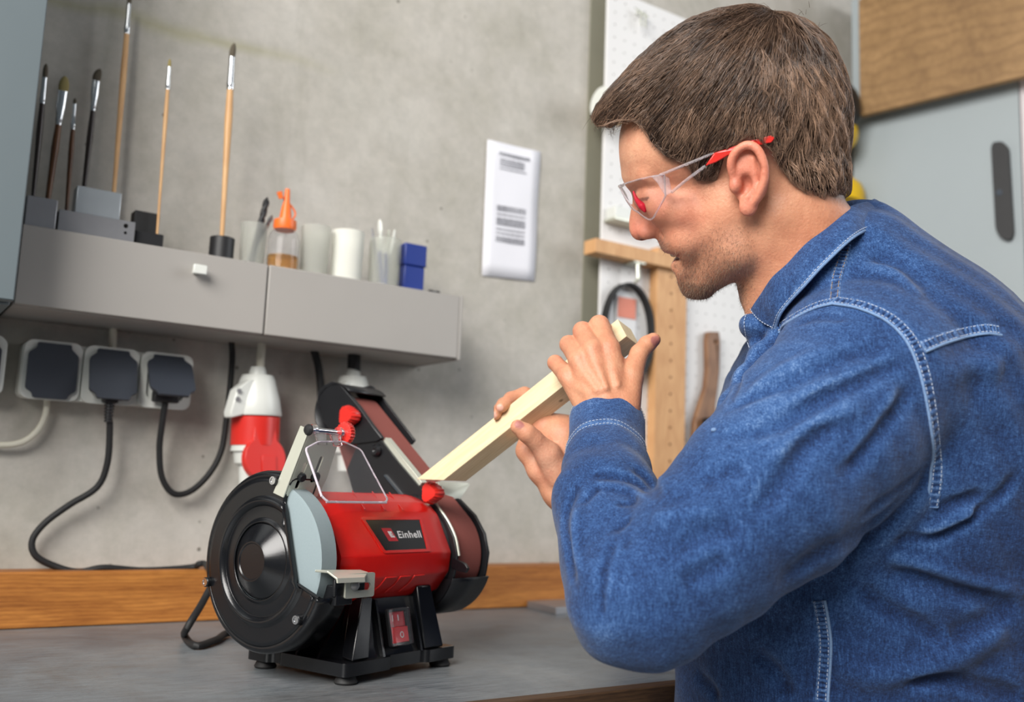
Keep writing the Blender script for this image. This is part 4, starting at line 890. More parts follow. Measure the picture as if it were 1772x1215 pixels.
def poly2d(p, P):
    """signed distance in the first two coordinates to a closed polygon"""
    P = np.asarray(P, np.float32); d = np.full(len(p), 1e9, np.float32); ins = np.zeros(len(p), bool); x, y = p[:, 0], p[:, 1]
    for i in range(len(P)):
        a, b = P[i], P[i - 1]; e = b - a; wx, wy = x - a[0], y - a[1]; t = np.clip((wx * e[0] + wy * e[1]) / (e @ e + 1e-9), 0, 1)
        d = np.minimum(d, (wx - e[0] * t) ** 2 + (wy - e[1] * t) ** 2)
        c = (a[1] > y) != (b[1] > y); xi = (b[0] - a[0]) * (y - a[1]) / (b[1] - a[1] + 1e-12) + a[0]; ins ^= c & (x < xi)
    d = np.sqrt(d); return np.where(ins, -d, d)
def bound(fn, c, R, slack):
    c = np.asarray(c, np.float32)
    def g(p):
        far = np.linalg.norm(p - c, axis=1) - R; out = far + slack * .5; m = far < slack
        if m.any(): out[m] = fn(p[m])
        return out
    return g
def surface(fn, lo, hi, h, B=8, act_k=1.12):
    """sparse surface nets: quads of the zero level of fn"""
    lo = np.asarray(lo, float); nb = np.ceil((np.asarray(hi) - lo) / (h * B)).astype(int)
    bi = np.stack(np.meshgrid(*[np.arange(n) for n in nb], indexing='ij'), -1).reshape(-1, 3)
    cen = (lo + (bi + .5) * h * B).astype(np.float32); d = np.concatenate([fn(c) for c in np.array_split(cen, max(1, len(cen) // 200000))])
    bi = bi[np.abs(d) < h * B * .87 * act_k]
    g = np.stack(np.meshgrid(*[np.arange(B + 1)] * 3, indexing='ij'), -1).reshape(-1, 3); N = nb * B + 2
    cells_k, cells_v, E = [], [], [[], [], []]
    st = np.array([N[1] * N[2], N[2], 1], np.int64)
    for ch in np.array_split(bi, max(1, len(bi) // 600)):
        if not len(ch): continue
        gi = (ch[:, None, :] * B + g[None]); P = (lo + gi * h).reshape(-1, 3).astype(np.float32); D = fn(P).reshape(len(ch), B + 1, B + 1, B + 1)
        s = D < 0; c8 = [D[:, i:B + i, j:B + j, k:B + k] for i in (0, 1) for j in (0, 1) for k in (0, 1)]
        n = sum((c < 0).astype(np.int8) for c in c8); act = (n > 0) & (n < 8); w = np.argwhere(act)
        if not len(w): continue
        dv = np.stack([c[act] for c in c8], 1); corner = np.array([[i, j, k] for i in (0, 1) for j in (0, 1) for k in (0, 1)], float)
        acc = np.zeros((len(w), 3)); cnt = np.zeros(len(w))
        for a in range(8):
            for b in range(a + 1, 8):
                if np.abs(corner[a] - corner[b]).sum() != 1: continue
                m = (dv[:, a] < 0) != (dv[:, b] < 0); t = dv[m, a] / (dv[m, a] - dv[m, b]); acc[m] += corner[a] + t[:, None] * (corner[b] - corner[a]); cnt[m] += 1
        base = ch[w[:, 0]] * B + w[:, 1:]; cells_k.append(base @ st); cells_v.append(lo + (base + acc / cnt[:, None]) * h)
        for ax in range(3):
            sl = [slice(0, B)] * 3; s2 = list(sl); s2[ax] = slice(1, B + 1); A, C = s[(slice(None), *sl)], s[(slice(None), *s2)]; e = np.argwhere(A != C)
            if len(e): E[ax].append(np.hstack([ch[e[:, 0]] * B + e[:, 1:], A[tuple(e.T)][:, None].astype(int)]))
    k = np.concatenate(cells_k); v = np.concatenate(cells_v); k, ix = np.unique(k, return_index=True); v = v[ix]; F_ = []
    for ax in range(3):
        e = np.concatenate(E[ax]); b1, b2 = [(1, 2), (2, 0), (0, 1)][ax]; o1, o2 = np.zeros(3, int), np.zeros(3, int); o1[b1] = 1; o2[b2] = 1; q = []
        ok = np.ones(len(e), bool)
        for off in (o1 * 0, -o1, -o1 - o2, -o2):
            key = (e[:, :3] + off) @ st; j = np.clip(np.searchsorted(k, key), 0, len(k) - 1); ok &= k[j] == key; q.append(j)
        q = np.stack(q, 1)[ok]; fl = e[ok, 3] == 0; q[fl] = q[fl][:, ::-1]; F_.append(q)
    return v, np.concatenate(F_)
def grad(fn, p, e=.0008):
    p = np.asarray(p, np.float32); g = np.stack([fn(p + np.eye(3, dtype=np.float32)[i] * e) - fn(p - np.eye(3, dtype=np.float32)[i] * e) for i in range(3)], 1)
    return g / (np.linalg.norm(g, axis=1, keepdims=True) + 1e-9)
def cast(fn, pix, d0=.55, d1=1.3, n=70):
    """first hit of camera rays through the given pixels with fn (camera axes)"""
    pix = np.asarray(pix, float); r = np.stack([(pix[:, 0] - CX) / F, (pix[:, 1] - CY) / F, np.ones(len(pix))], 1); t = np.full(len(pix), d0)
    for _ in range(n): t = np.minimum(t + np.clip(fn((r * t[:, None]).astype(np.float32)), -.01, .05) * .8, d1)
    return r * t[:, None]
def qmesh(name, v, q, m, parent, col=None, smooth_it=0):
    me = bpy.data.meshes.new(name); o = bpy.data.objects.new(name, me); COL.objects.link(o); o.parent = parent
    Mi = np.array(MATS_OF[parent.name].inverted()); MATS_OF[o.name] = MATS_OF[parent.name]; v = v @ Mi[:3, :3].T + Mi[:3, 3]
    me.vertices.add(len(v)); me.vertices.foreach_set('co', v.astype(np.float32).ravel())
    k = q.shape[1]; me.loops.add(q.size); me.loops.foreach_set('vertex_index', q.astype(np.int32).ravel())
    me.polygons.add(len(q)); me.polygons.foreach_set('loop_start', (np.arange(len(q)) * k).astype(np.int32)); me.update(calc_edges=True); me.validate()
    me.shade_smooth()
    if col is not None:
        a = me.color_attributes.new('tint', 'FLOAT_COLOR', 'POINT'); c = np.ones((len(v), 4), np.float32); c[:, :3] = col; a.data.foreach_set('color', c.ravel())
    if m: me.materials.append(m)
    return o
def LIN(*c): return np.array(lin(c)[:3])

# ------------------------------------------------------------------ materials of the person
def m_skin():
    m, nt, P, co = newmat('skin'); a = nd(nt, 'ShaderNodeAttribute', attribute_name='tint')
    n1 = noise(nt, co, 55, 5, .6); n2 = noise(nt, co, 420, 4, .7); n3 = noise(nt, co, 1500, 2, .6)
    c = mixc(nt, a.outputs['Color'], ramp(nt, n1, [(.3, (.36, .30, .28)), (.7, (.62, .64, .64))]), .45, 'OVERLAY')
    c = mixc(nt, c, ramp(nt, n2, [(.3, (.40, .36, .34)), (.65, (.58, .58, .58))]), .35, 'OVERLAY')
    nt.links.new(c, P.inputs['Base Color']); P.inputs['Roughness'].default_value = .46; P.inputs['Specular IOR Level'].default_value = .42
    P.inputs['Subsurface Weight'].default_value = .12; P.inputs['Subsurface Radius'].default_value = (1.0, .35, .2); P.inputs['Subsurface Scale'].default_value = .004
    vw_ = nd(nt, 'ShaderNodeTexVoronoi', i_Scale=330.0); nt.links.new(mapped(nt, co, (1, 1, 1), (.3, .5, .2)), vw_.inputs['Vector'])
    b = bump(nt, vw_.outputs['Distance'], .14, .0009); b = bump(nt, n2, .40, .0011, b); b = bump(nt, n3, .25, .0005, b); nt.links.new(b, P.inputs['Normal']); return m
def m_hair(name='hair'):
    m, nt, P, co = newmat(name); a = nd(nt, 'ShaderNodeAttribute', attribute_name='tint'); nt.links.new(a.outputs['Color'], P.inputs['Base Color'])
    P.inputs['Roughness'].default_value = .32; P.inputs['Specular IOR Level'].default_value = .6; return m
def m_denim():
    m, nt, P, co = newmat('denim'); a = nd(nt, 'ShaderNodeAttribute', attribute_name='tint')
    def weave(rot, sc, amt): return noise(nt, mapped(nt, co, sc, rot), amt, 3, .7)
    r0 = (0, math.radians(-32), math.radians(34))
    w1 = weave(r0, (1, 6, 14), 115); w2 = weave(r0, (14, 6, 1), 115); w3 = weave(r0, (1, 3, 7), 60); w4 = weave(r0, (7, 3, 1), 60)
    thr = mth(nt, 'ADD', mth(nt, 'MULTIPLY', mth(nt, 'ADD', w1, w2), .34), mth(nt, 'MULTIPLY', mth(nt, 'ADD', w3, w4), .16))
    big = noise(nt, co, 9, 4, .6); fine = noise(nt, co, 700, 2, .6)
    f = mth(nt, 'ADD', mth(nt, 'MULTIPLY_ADD', mth(nt, 'SUBTRACT', thr, .5), 1.25, .47), mth(nt, 'MULTIPLY', mth(nt, 'SUBTRACT', big, .5), .22))
    f = mth(nt, 'ADD', f, mth(nt, 'MULTIPLY', mth(nt, 'SUBTRACT', fine, .5), .25))
    s = nt.nodes.new('ShaderNodeSeparateColor'); nt.links.new(a.outputs['Color'], s.inputs[0])
    f = mth(nt, 'ADD', f, mth(nt, 'MULTIPLY', mth(nt, 'SUBTRACT', s.outputs[0], .5), .5))          # red of the tint: wear, plus painted shade on torso and back
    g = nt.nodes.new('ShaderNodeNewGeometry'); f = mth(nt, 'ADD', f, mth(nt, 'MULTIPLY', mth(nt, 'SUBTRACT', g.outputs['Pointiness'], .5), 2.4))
    c = ramp(nt, f, [(.28, lin((17, 30, 60))), (.43, lin((32, 57, 100))), (.56, lin((54, 87, 136))), (.76, lin((118, 146, 184)))])
    nt.links.new(c, P.inputs['Base Color']); P.inputs['Roughness'].default_value = .85; P.inputs['Specular IOR Level'].default_value = .18
    P.inputs['Sheen Weight'].default_value = .12
    h = noise(nt, mapped(nt, co, (1, 1, 1), r0), 46, 5, .65, .8)
    b = bump(nt, h, .30, .0035); b = bump(nt, thr, .5, .0012, b); nt.links.new(b, P.inputs['Normal']); return m
M['skin'] = m_skin(); M['hair'] = m_hair(); M['hair_base'] = m_hair('hair_base'); M['hair_base'].node_tree.nodes['Principled BSDF'].inputs['Roughness'].default_value = .95; M['hair_base'].node_tree.nodes['Principled BSDF'].inputs['Specular IOR Level'].default_value = .05; M['denim'] = m_denim()
M['thread'] = mat('pale_thread', (176, 186, 204), .7, var=.15, sc=200)
M['thread_tan'] = mat('tan_thread', (150, 128, 104), .7, var=.15, sc=200)
M['teeth'] = mat('teeth', (226, 214, 190), .3, var=.04)
M['eye'] = mat('eye_white', (216, 208, 200), .15, var=.03)
M['iris'] = mat('iris', (52, 40, 34), .15)
M['lens'] = m_clear('lens', (250, 246, 247), .02, 1.0, 1.0, 1.06)
M['arm_clear'] = m_clear('clear_temple', (240, 232, 234), .12, .8, 1.0, 1.15)
M['redclear'] = m_clear('red_soft', (206, 40, 60), .2, .3, 1.0, 1.3)

# ------------------------------------------------------------------ head frame: pixel units, profile plane through the head, w away from the viewer
HD = .90; HS = HD / F; H0 = (1270.0, 270.0)
_c = K(*H0, HD); _w = unit(_c); _u = unit(np.array([1, 0, 0]) - _w * _w[0]); _v = np.cross(_w, _u)
HB = np.array([_u, _v, _w], np.float32); HC = _c.astype(np.float32)
def to_head(p): return ((p - HC) @ HB.T) / HS + np.array([*H0, 0], np.float32)
def from_head(q): return ((np.asarray(q, float) - np.array([*H0, 0])) * HS) @ HB + HC
FACE = [(1072, 222), (1072.5, 250), (1074, 276), (1075, 292), (1078, 307), (1085, 320), (1094, 332), (1097.5, 344), (1096.5, 356), (1093.5, 372), (1091.5, 388), (1093, 400), (1098, 411), (1105, 417), (1116, 419.5), (1128, 416), (1138, 414), (1143, 417), (1147, 424), (1149.5, 430), (1153, 435), (1160, 437.5), (1171, 437.5), (1188, 443), (1186, 447), (1176, 449), (1170, 456), (1171, 464), (1178, 472), (1181, 480), (1182, 490), (1186, 501), (1191, 511), (1199, 517.5), (1212, 520), (1228, 520), (1246, 519), (1265, 518), (1283, 522), (1297, 531), (1306, 556), (1316, 600), (1330, 660)]
BACK = [(1600, 640), (1560, 500), (1515, 420), (1480, 372), (1456, 345), (1440, 312), (1438, 270), (1436, 215), (1428, 160), (1406, 112), (1372, 78), (1325, 58), (1270, 56), (1210, 66), (1160, 86), (1118, 116), (1092, 150), (1078, 188)]
PROFILE = FACE + BACK
def sides(fn, p):                                                   # the same shape on both cheeks
    q = p.copy(); q[:, 2] = np.abs(q[:, 2]); return fn(q)
RIM = smooth_path([(1273, 310, 132), (1266, 285, 139), (1271, 266, 142), (1288, 253, 146), (1305, 259, 149), (1316, 280, 150), (1319, 304, 149), (1313, 326, 146), (1306, 342, 141)], 3)
def head_px(p):
    q = p.copy(); q[:, 2] = np.abs(q[:, 2])                           # mirror: w >= 0 is one side
    d = ell(q, (1278, 196, 0), (182, 160, 137), rotz(14))
    d = smin(d, ell(q, (1180, 255, 0), (112, 105, 112)), 30)
    d = smin(d, ell(q, (1222, 372, 0), (90, 100, 98)), 22)
    d = smin(d, ell(q, (1268, 360, 40), (70, 105, 78)), 26)
    d = smin(d, ell(q, (1186, 360, 60), (46, 38, 46), rotz(20)), 16)     # cheekbone
    d = smin(d, ell(q, (1197, 408, 52), (38, 38, 42)), 14)               # smiling cheek
    d = smin(d, ell(q, (1150, 352, 66), (30, 30, 30)), 20)
    d = smin(d, cone(q, (1285, 425, 78), (1222, 486, 22), 42, 30), 22)   # jaw
    d = smin(d, ell(q, (1196, 452, 0), (44, 52, 62)), 16)
    d = smin(d, ell(q, (1212, 492, 0), (36, 34, 44)), 16)
    d = smin(d, cone(q, (1094, 313, 10), (1128, 306, 76), 17, 10), 22)   # brow
    d = smax(d, -ell(q, (1098, 346, 58), (30, 17, 30), rotz(8)), 10)     # eye socket
    d = smin(d, ell(q, (1128, 344, 56), (23, 21, 23)), 4)
    d = smin(d, cone(q, (1123, 333, 40), (1134, 337, 76), 14, 11), 10)    # upper lid
    d = smin(d, cone(q, (1125, 356, 42), (1136, 354, 76), 11, 9), 10)     # lower lid
    d = smin(d, cone(q, (1112, 325, 0), (1113, 398, 0), 20, 25), 12)     # nose
    d = smin(d, cone(q, (1124, 360, 12), (1136, 398, 24), 10, 13), 8)
    d = smin(d, ell(q, (1127, 401, 25), (18, 15, 15)), 4)
    d = smax(d, -ell(q, (1123, 418, 17), (13, 6, 8), rotz(-10)), 2.5); d = smax(d, -cone(q, (1128, 378, 34), (1146, 396, 42), 3.5, 4), 5); d = smax(d, -cone(q, (1146, 396, 42), (1145, 414, 34), 4, 3), 4)      # nostril
    d = smax(d, -cone(q, (1150, 392, 46), (1172, 414, 70), 4, 2.5), 8) # fold from nose to mouth
    d = smin(d, ell(q, (1184, 424, 18), (24, 22, 44)), 10); d = smin(d, ell(q, (1200, 434, 46), (19, 20, 28)), 9)
    d = smin(d, cone(q, (1152, 424, 0), (1176, 431, 40), 13, 7), 6)      # upper lip
    d = smin(d, cone(q, (1182, 459, 0), (1186, 452, 40), 12, 6), 6)      # lower lip
    d = smax(d, -cone(q, (1158, 444, 0), (1187, 444.5, 44), 7.0, 2.2), 3)  # open mouth
    d = smin(d, ell(q, (1184, 440, 0), (10, 6, 25)), 1.0)
    d = smax(d, -cone(q, (1186, 482, 0), (1196, 476, 34), 5, 5), 9)
    # neck, with the muscle that runs from behind the ear to the throat
    d = smin(d, cone(q, (1350, 330, 0), (1432, 560, 0), 104, 128), 26)
    d = smin(d, cone(q, (1340, 370, 78), (1330, 560, 40), 34, 30), 22)
    d = smax(d, poly2d(p, PROFILE), 5)
    # ear
    R = rotz(-6); e = ell(q, (1296, 300, 130), (31, 50, 11), R)
    for a, b in zip(RIM, RIM[1:]): e = smin(e, cone(q, a, b, 6.5, 6.5), 3)
    e = smin(e, ell(q, (1296, 349, 136), (15, 17, 9)), 5)
    e = smax(e, -cone(q, (1290, 276, 152), (1303, 290, 152), 9, 10), 4); e = smax(e, -ell(q, (1290, 317, 149), (14, 21, 20)), 4)
    e = smin(e, cone(q, (1299, 274, 139), (1306, 318, 140), 5, 5), 4); e = smin(e, ell(q, (1275, 317, 135), (11, 13, 11)), 5)
    e = smin(e, cone(q, (1306, 320, 140), (1292, 336, 140), 5, 5), 4)
    return smin(d, e, 6)
head_m = bound(lambda p: head_px(to_head(p)) * HS, K(1300, 330, .9), .26, .03)

# ------------------------------------------------------------------ hands (pixel, pixel, depth, radius in pixels)
def chain(p, C, k, d=None):
    C = [(K(x, y, z).astype(np.float32), r * z / F) for x, y, z, r in C]
    for (a, ra), (b, rb) in zip(C, C[1:]):
        e = cone(p, a, b, ra, rb); d = e if d is None else smin(d, e, k)
    return d
O1 = .03
LH = dict(
    wrist=[(1078, 800, .875, 26), (1068, 740, .915, 27), (1060, 690, .925, 24)], wrist2=[(1030, 800, .875, 25), (1034, 738, .92, 25), (1030, 695, .928, 22)],
    index=[(1072, 700, .92, 27), (1053, 603, .942, 19.5), (1037, 563, .972, 17.5), (1052, 580, 1.010, 15), (1064, 604, 1.014, 12)],
    middle=[(1052, 705, .916, 26), (1025, 606, .938, 19), (1008, 573, .974, 16.5), (1022, 590, 1.014, 14.5), (1034, 616, 1.018, 12)],
    ring=[(1036, 710, .918, 24), (1002, 622, .940, 18), (984, 596, .976, 15.5), (1000, 612, 1.016, 14), (1010, 636, 1.02, 11.5)],
    pinky=[(1022, 715, .924, 22), (982, 650, .946, 16.5), (961, 628, .978, 13.5), (974, 640, 1.012, 12), (986, 660, 1.016, 10)],
    thumb=[(1082, 705, .920, 27), (1092, 652, .934, 21), (1106, 612, .950, 15.5), (1120, 596, .957, 14.5), (1131, 588, .960, 12.5)],
    web=[(1086, 660, .936, 16), (1066, 622, .952, 13)])
RH = dict(
    thumb=[(968, 822, 1.004, 28), (948, 786, .996, 22), (924, 760, .988, 15.5), (912, 750, .985, 15.5), (896, 739, .984, 13)],
    palm=[(985, 850, 1.015, 36), (975, 760, 1.03, 40), (945, 740, 1.035, 28)],
    edge=[(1005, 890, 1.02, 30), (968, 848, 1.015, 29), (936, 812, 1.015, 22), (912, 780, 1.02, 17), (915, 745, 1.04, 15)],
    index=[(925, 750, 1.04, 16), (908, 683, 1.052, 13.5), (884, 690, 1.045, 12), (868, 704, 1.03, 10.5)],
    middle=[(950, 740, 1.045, 16), (900, 688, 1.06, 13), (872, 700, 1.05, 12), (857, 717, 1.034, 10.5)],
    forearm=[(1005, 890, 1.02, 30), (1060, 960, 1.06, 36), (1130, 1040, 1.12, 40)])
def lhand(p):
    s = .94 / F; d = chain(p, LH['wrist'], 14 * s); d = chain(p, LH['wrist2'], 14 * s, d)
    for n in ('index', 'middle', 'ring', 'pinky'):
        C = LH[n]; d = chain(p, C[:2], 9 * s, d)
    f = None
    for n in ('index', 'middle', 'ring', 'pinky'):
        e = chain(p, LH[n][1:], 4 * s); f = e if f is None else smin(f, e, 2.5 * s)
    d = smin(d, f, 6 * s); d = chain(p, LH['thumb'], 6 * s, d); d = chain(p, LH['web'], 8 * s, d)
    for n, r in (('index', 7), ('middle', 7), ('ring', 6), ('pinky', 5)):                     # knuckles and tendons
        x, y, z, _ = LH[n][1]; d = smin(d, ell(p, K(x - 1, y + 2, z - .008), np.array([9, 9, 6]) * s), 6 * s)
        x0, y0, z0, _ = LH[n][0]; d = smin(d, cone(p, K(x0 - 3, y0 - 34, z0 - .0085), K(x, y + 10, z - .0092), 3.4 * s, 3.6 * s), 11 * s)
    return d
def rhand(p):
    s = 1.0 / F; d = chain(p, RH['edge'], 14 * s); d = chain(p, RH['palm'], 16 * s, d); d = chain(p, RH['thumb'], 7 * s, d)
    f = chain(p, RH['index'], 4 * s); f = smin(f, chain(p, RH['middle'], 4 * s), 2.5 * s); d = smin(d, f, 6 * s)
    d = smax(d, -cone(p, K(940, 806, .972), K(968, 760, .985), 2.2 * s, 2.2 * s), 7 * s)
    return chain(p, RH['forearm'], 14 * s, d)
lhand_b = bound(lhand, K(1045, 680, .94), .115, .03); rhand_b = bound(rhand, K(980, 850, 1.03), .20, .03)
# core of the trunk and arms inside the shirt: keeps the body one surface
CORE = [[(1400, 520, .93, 80), (1480, 640, .95, 60), (1500, 1000, .95, 50), (1490, 1300, .95, 50)],
        [(1450, 620, .93, 50), (1510, 660, .82, 40), (1330, 860, .765, 34), (1125, 1030, .735, 34), (1058, 880, .83, 32), (1056, 780, .89, 34)],
        [(1450, 620, .95, 50), (1480, 640, 1.09, 34), (1140, 1050, 1.13, 34), (1130, 1040, 1.12, 34)]]
def core(p):
    d = None
    for C in CORE: d = chain(p, C, .02, d)
    return d
def body(p): return smin(smin(head_m(p), core(p), .012), smin(lhand_b(p), rhand_b(p), .004), .006)

PERSON = thing('person', 'man in a blue denim shirt and safety glasses holding a wooden stick in both hands', 'person', to_world(K(1500, 1300, .95)) * [1, 1, 0])
bv, bq = surface(body, (-.02, -.34, .68), (.56, .42, 1.24), .00155)
hq = to_head(bv.astype(np.float32)); U, V, Wd = hq[:, 0], hq[:, 1], hq[:, 2]; aW = np.abs(Wd)
col = np.tile(LIN(200, 143, 112), (len(bv), 1))
isH = (V < 640) & (U > 1060) & (U < 1640) & (bv[:, 2] > .78) & ~((U < 1150) & (V > 530))
def blend(mask, c): global col; m = np.clip(mask, 0, 1)[:, None]; col = col * (1 - m) + c * m
def blob(u, v, r, e=1.0, ru=1.0): return np.exp(-(((U - u) / (r * ru)) ** 2 + ((V - v) / r) ** 2)) * e * isH
blend(blob(1110, 398, 30, .6), LIN(206, 120, 104)); blend(blob(1180, 372, 60, .45), LIN(212, 134, 112)); blend(blob(1095, 260, 60, .35, .8), LIN(222, 172, 144))
blend(np.clip((U - 1300) / 90, 0, 1) * np.clip((V - 330) / 60, 0, 1) * isH * .75, LIN(182, 118, 86))
BEARD = [(1150, 420), (1185, 428), (1200, 445), (1215, 420), (1245, 395), (1275, 372), (1300, 380), (1305, 440), (1290, 500), (1296, 535), (1240, 530), (1185, 525), (1176, 475), (1185, 470), (1190, 455), (1180, 452), (1160, 440)]
bd = poly2d(hq, BEARD); bmask = np.clip(.5 - bd / 22, 0, 1) * isH
blend(bmask * .34, LIN(150, 108, 88)); blend(np.clip(.5 - poly2d(hq, [(1180, 485), (1185, 525), (1250, 528), (1240, 505), (1205, 495)]) / 16, 0, 1) * isH * .55, LIN(96, 74, 62))
blend(np.clip(1.4 - np.abs(V - 434 - (U - 1155) * .10) / 5, 0, 1) * (U > 1145) * (U < 1186) * (V > 427) * (V < 442) * isH * .75, LIN(160, 84, 76))
blend(np.clip(1.4 - np.hypot((U - 1176), (V - 459)) / 10, 0, 1) * (aW < 45) * isH * .8, LIN(182, 98, 94))
blend((np.hypot((U - 1123) / 13, (V - 418.5) / 5) < 1) * (aW > 8) * (aW < 27) * isH * .75, LIN(96, 46, 38))
blend(((np.abs(V - 441) < 6) & (U > 1172) & (U < 1196) & (aW < 27)) * isH * 1.0, LIN(222, 206, 178))
blend(np.clip(1.2 - np.hypot(U - 1182, (V - 446) * 1.3) / 9, 0, 1) * (aW < 34) * (V > 446) * (V < 452) * isH * .7, LIN(86, 40, 36))
blend((aW > 118) * (np.hypot((U - 1297) / 42, (V - 305) / 68) < 1) * isH * .55, LIN(218, 128, 108)); blend((aW > 112) * blob(1288, 308, 20) * .5, LIN(140, 66, 52))
blend((np.abs(V - 344 + (U - 1110) * .12) < 3.2) * (U > 1104) * (U < 1142) * (aW > 30) * (aW < 90) * isH * .85, LIN(70, 48, 40)); blend(blob(1124, 338, 24, .35), LIN(150, 96, 82))
blend((np.abs(V - 441 - (U - 1175) * .28) < 2.2) * (U > 1172) * (U < 1196) * (aW > 26) * isH * .35, LIN(120, 66, 56))
# hands: knuckle redness, nails
def near(pt, r, c, e): 
    blend(np.exp(-((np.linalg.norm(bv - pt, axis=1) / r) ** 2)) * e, c)
for n in ('index', 'middle', 'ring', 'pinky'):
    x, y, z, _ = LH[n][2]; near(K(x, y - 4, z - .008), .008, LIN(222, 146, 118), .6); x, y, z, _ = LH[n][1]; near(K(x, y, z - .011), .009, LIN(214, 140, 112), .4)
near(K(1080, 690, .895), .03, LIN(190, 122, 88), .5); near(K(940, 810, .98), .03, LIN(222, 166, 144), .5)
def nail(C, r, dirp, c=LIN(168, 108, 104)):
    d = np.linalg.norm((bv - C) / np.array(r), axis=1); blend(np.clip((1.15 - d) * 6, 0, 1) * .9, c)
lt_ = K(1136, 590, .951); nail(lt_, (.0055, .0055, .0065), None); rt_ = K(899, 733, .975); nail(rt_, (.0058, .0052, .006), None)
nail(K(863, 706, 1.022), (.005, .004, .006), None, LIN(224, 176, 160)); nail(K(852, 719, 1.027), (.0045, .004, .006), None, LIN(224, 176, 160))
# scalp tint below the hair
SCALP = [(1040, 205), (1060, 120), (1200, 20), (1350, 20), (1480, 150), (1475, 360), (1440, 345), (1401, 338), (1364, 314), (1340, 285), (1330, 258), (1290, 238), (1255, 256), (1245, 300), (1238, 316), (1207, 314), (1198, 290), (1161, 276), (1133, 250), (1124, 226), (1100, 212), (1074, 206)]
blend(np.clip(.35 - poly2d(hq, SCALP) / 16, 0, 1) * isH * (aW < 147), LIN(92, 68, 56))
tm2 = MB()
for k_ in range(-5, 6):
    a_ = k_ * .26; c_ = (1169 + 34 * (1 - math.cos(a_)), 440.5, 26 * math.sin(a_) * 1.15); tm2.sphere((0, 0, 0), 1, 10, 8, (3.6, 5.6, 3.6)); n0 = len(tm2.v) - 90
    tm2.v[n0:] = [tuple(to_world(from_head(np.array(c_) + np.array(p)))) for p in tm2.v[n0:]]
TEETH = tm2
skin = qmesh('body', to_world(bv), bq, M['skin'], PERSON, col)
tag(obj('teeth', TEETH, M['teeth'], PERSON, sharp=80), kind='stuff')
sm = skin.modifiers.new('even', 'SMOOTH'); sm.factor = .5; sm.iterations = 3

# ------------------------------------------------------------------ hair: cap below, strands above
HSIL = [(1030, 200), (1037, 180), (1069, 145), (1101, 110), (1138, 81), (1184, 54), (1230, 38), (1276, 30), (1304, 28), (1336, 37), (1369, 49), (1396, 68), (1419, 95), (1433, 126), (1446, 163), (1453, 200), (1455, 240), (1455, 276), (1460, 318), (1469, 362), (1438, 356), (1403, 334), (1368, 309), (1345, 280), (1336, 256), (1292, 233), (1254, 250), (1244, 290), (1238, 305), (1213, 303), (1203, 280), (1165, 266), (1139, 241), (1130, 219), (1104, 206), (1076, 203), (1050, 214), (1036, 211)]
def hair_px(p):
    q = p.copy(); q[:, 2] = np.abs(q[:, 2])
    d = ell(q, (1276, 196, 0), (192, 172, 145), rotz(14)); d = smin(d, ell(q, (1180, 240, 0), (118, 108, 118)), 30); d = smin(d, ell(q, (1380, 300, 0), (85, 70, 108)), 25)
    d = smin(d, ell(q, (1120, 160, 0), (110, 42, 95), rotz(-36)), 25)
    wob = 2.2 * np.sin(p[:, 0] * .11 + p[:, 1] * .07) * np.sin(p[:, 2] * .09 + p[:, 0] * .03) + 1.6 * np.sin(p[:, 0] * .21 - p[:, 1] * .17 + p[:, 2] * .1)
    return smax(d + wob, poly2d(p, HSIL), 7)
hv, hq_ = surface(lambda p: hair_px(p), (1010, 10, -165), (1490, 370, 165), 3.0)
hcol = np.tile(LIN(50, 38, 30), (len(hv), 1)) * (1 + .1 * RNG.standard_normal((len(hv), 1)))
HAIR = qmesh('hair', to_world(from_head(hv)), hq_, M['hair_base'], PERSON, np.clip(hcol, .003, 1)); tag(HAIR, 'short brown hair brushed forward with lighter streaks')
def sample(v, q, n, keep):
    a, b, c = v[q[:, 0]], v[q[:, 1]], v[q[:, 2]]; ar = np.linalg.norm(np.cross(b - a, c - a), axis=1) * keep((a + c) / 2); i = RNG.choice(len(q), n, p=ar / ar.sum()); s, t = RNG.random((2, n, 1))
    return a[i] + (b[i] - a[i]) * s + (v[q[i, 3]] - a[i]) * t
def ribbons(P, wid, col, name, m, parent, tag_=None):
    """P: strands x points x 3 in head pixels -> one mesh of thin three-sided hairs"""
    n, k, _ = P.shape; T = np.gradient(P, axis=1); T /= np.linalg.norm(T, axis=2, keepdims=True) + 1e-9
    r = RNG.standard_normal((n, 1, 3)); A = np.cross(T, r); A /= np.linalg.norm(A, axis=2, keepdims=True) + 1e-9; Bn = np.cross(T, A)
    w_ = wid[:, None, None] * np.concatenate([np.full(k - 1, 1.0) * np.linspace(1, .7, k - 1), [.08]])[None, :, None]
    R = np.stack([P + (A * math.cos(a) + Bn * math.sin(a)) * w_ for a in (0, 2.094, 4.189)], 2).reshape(-1, 3)
    idx = np.arange(n * k * 3).reshape(n, k, 3); Q = []
    for j in range(3): Q.append(np.stack([idx[:, :-1, j], idx[:, :-1, (j + 1) % 3], idx[:, 1:, (j + 1) % 3], idx[:, 1:, j]], -1).reshape(-1, 4))
    return qmesh(name, to_world(from_head(R)), np.concatenate(Q), m, parent, np.repeat(col, k * 3, axis=0))
WH = np.array([1342, 66, -20.0])
roots = sample(hv, hq_, 30000, lambda c: np.where(c[:, 2] < 20, 1.0, .28) * (c[:, 1] < 352))
hn = grad(hair_px, roots, 2.0)
U, V = roots[:, 0], roots[:, 1]
low = (V > 255)
flow = roots - WH; flow[:, 1] += 60 + 120 * np.clip((V - 180) / 100, 0, 1); flow[:, 0] -= 40 * np.clip((1330 - U) / 150, 0, 1)
flow[:, 2] *= .6
hsh = np.zeros(len(U))                                                                          # clumps share a bend
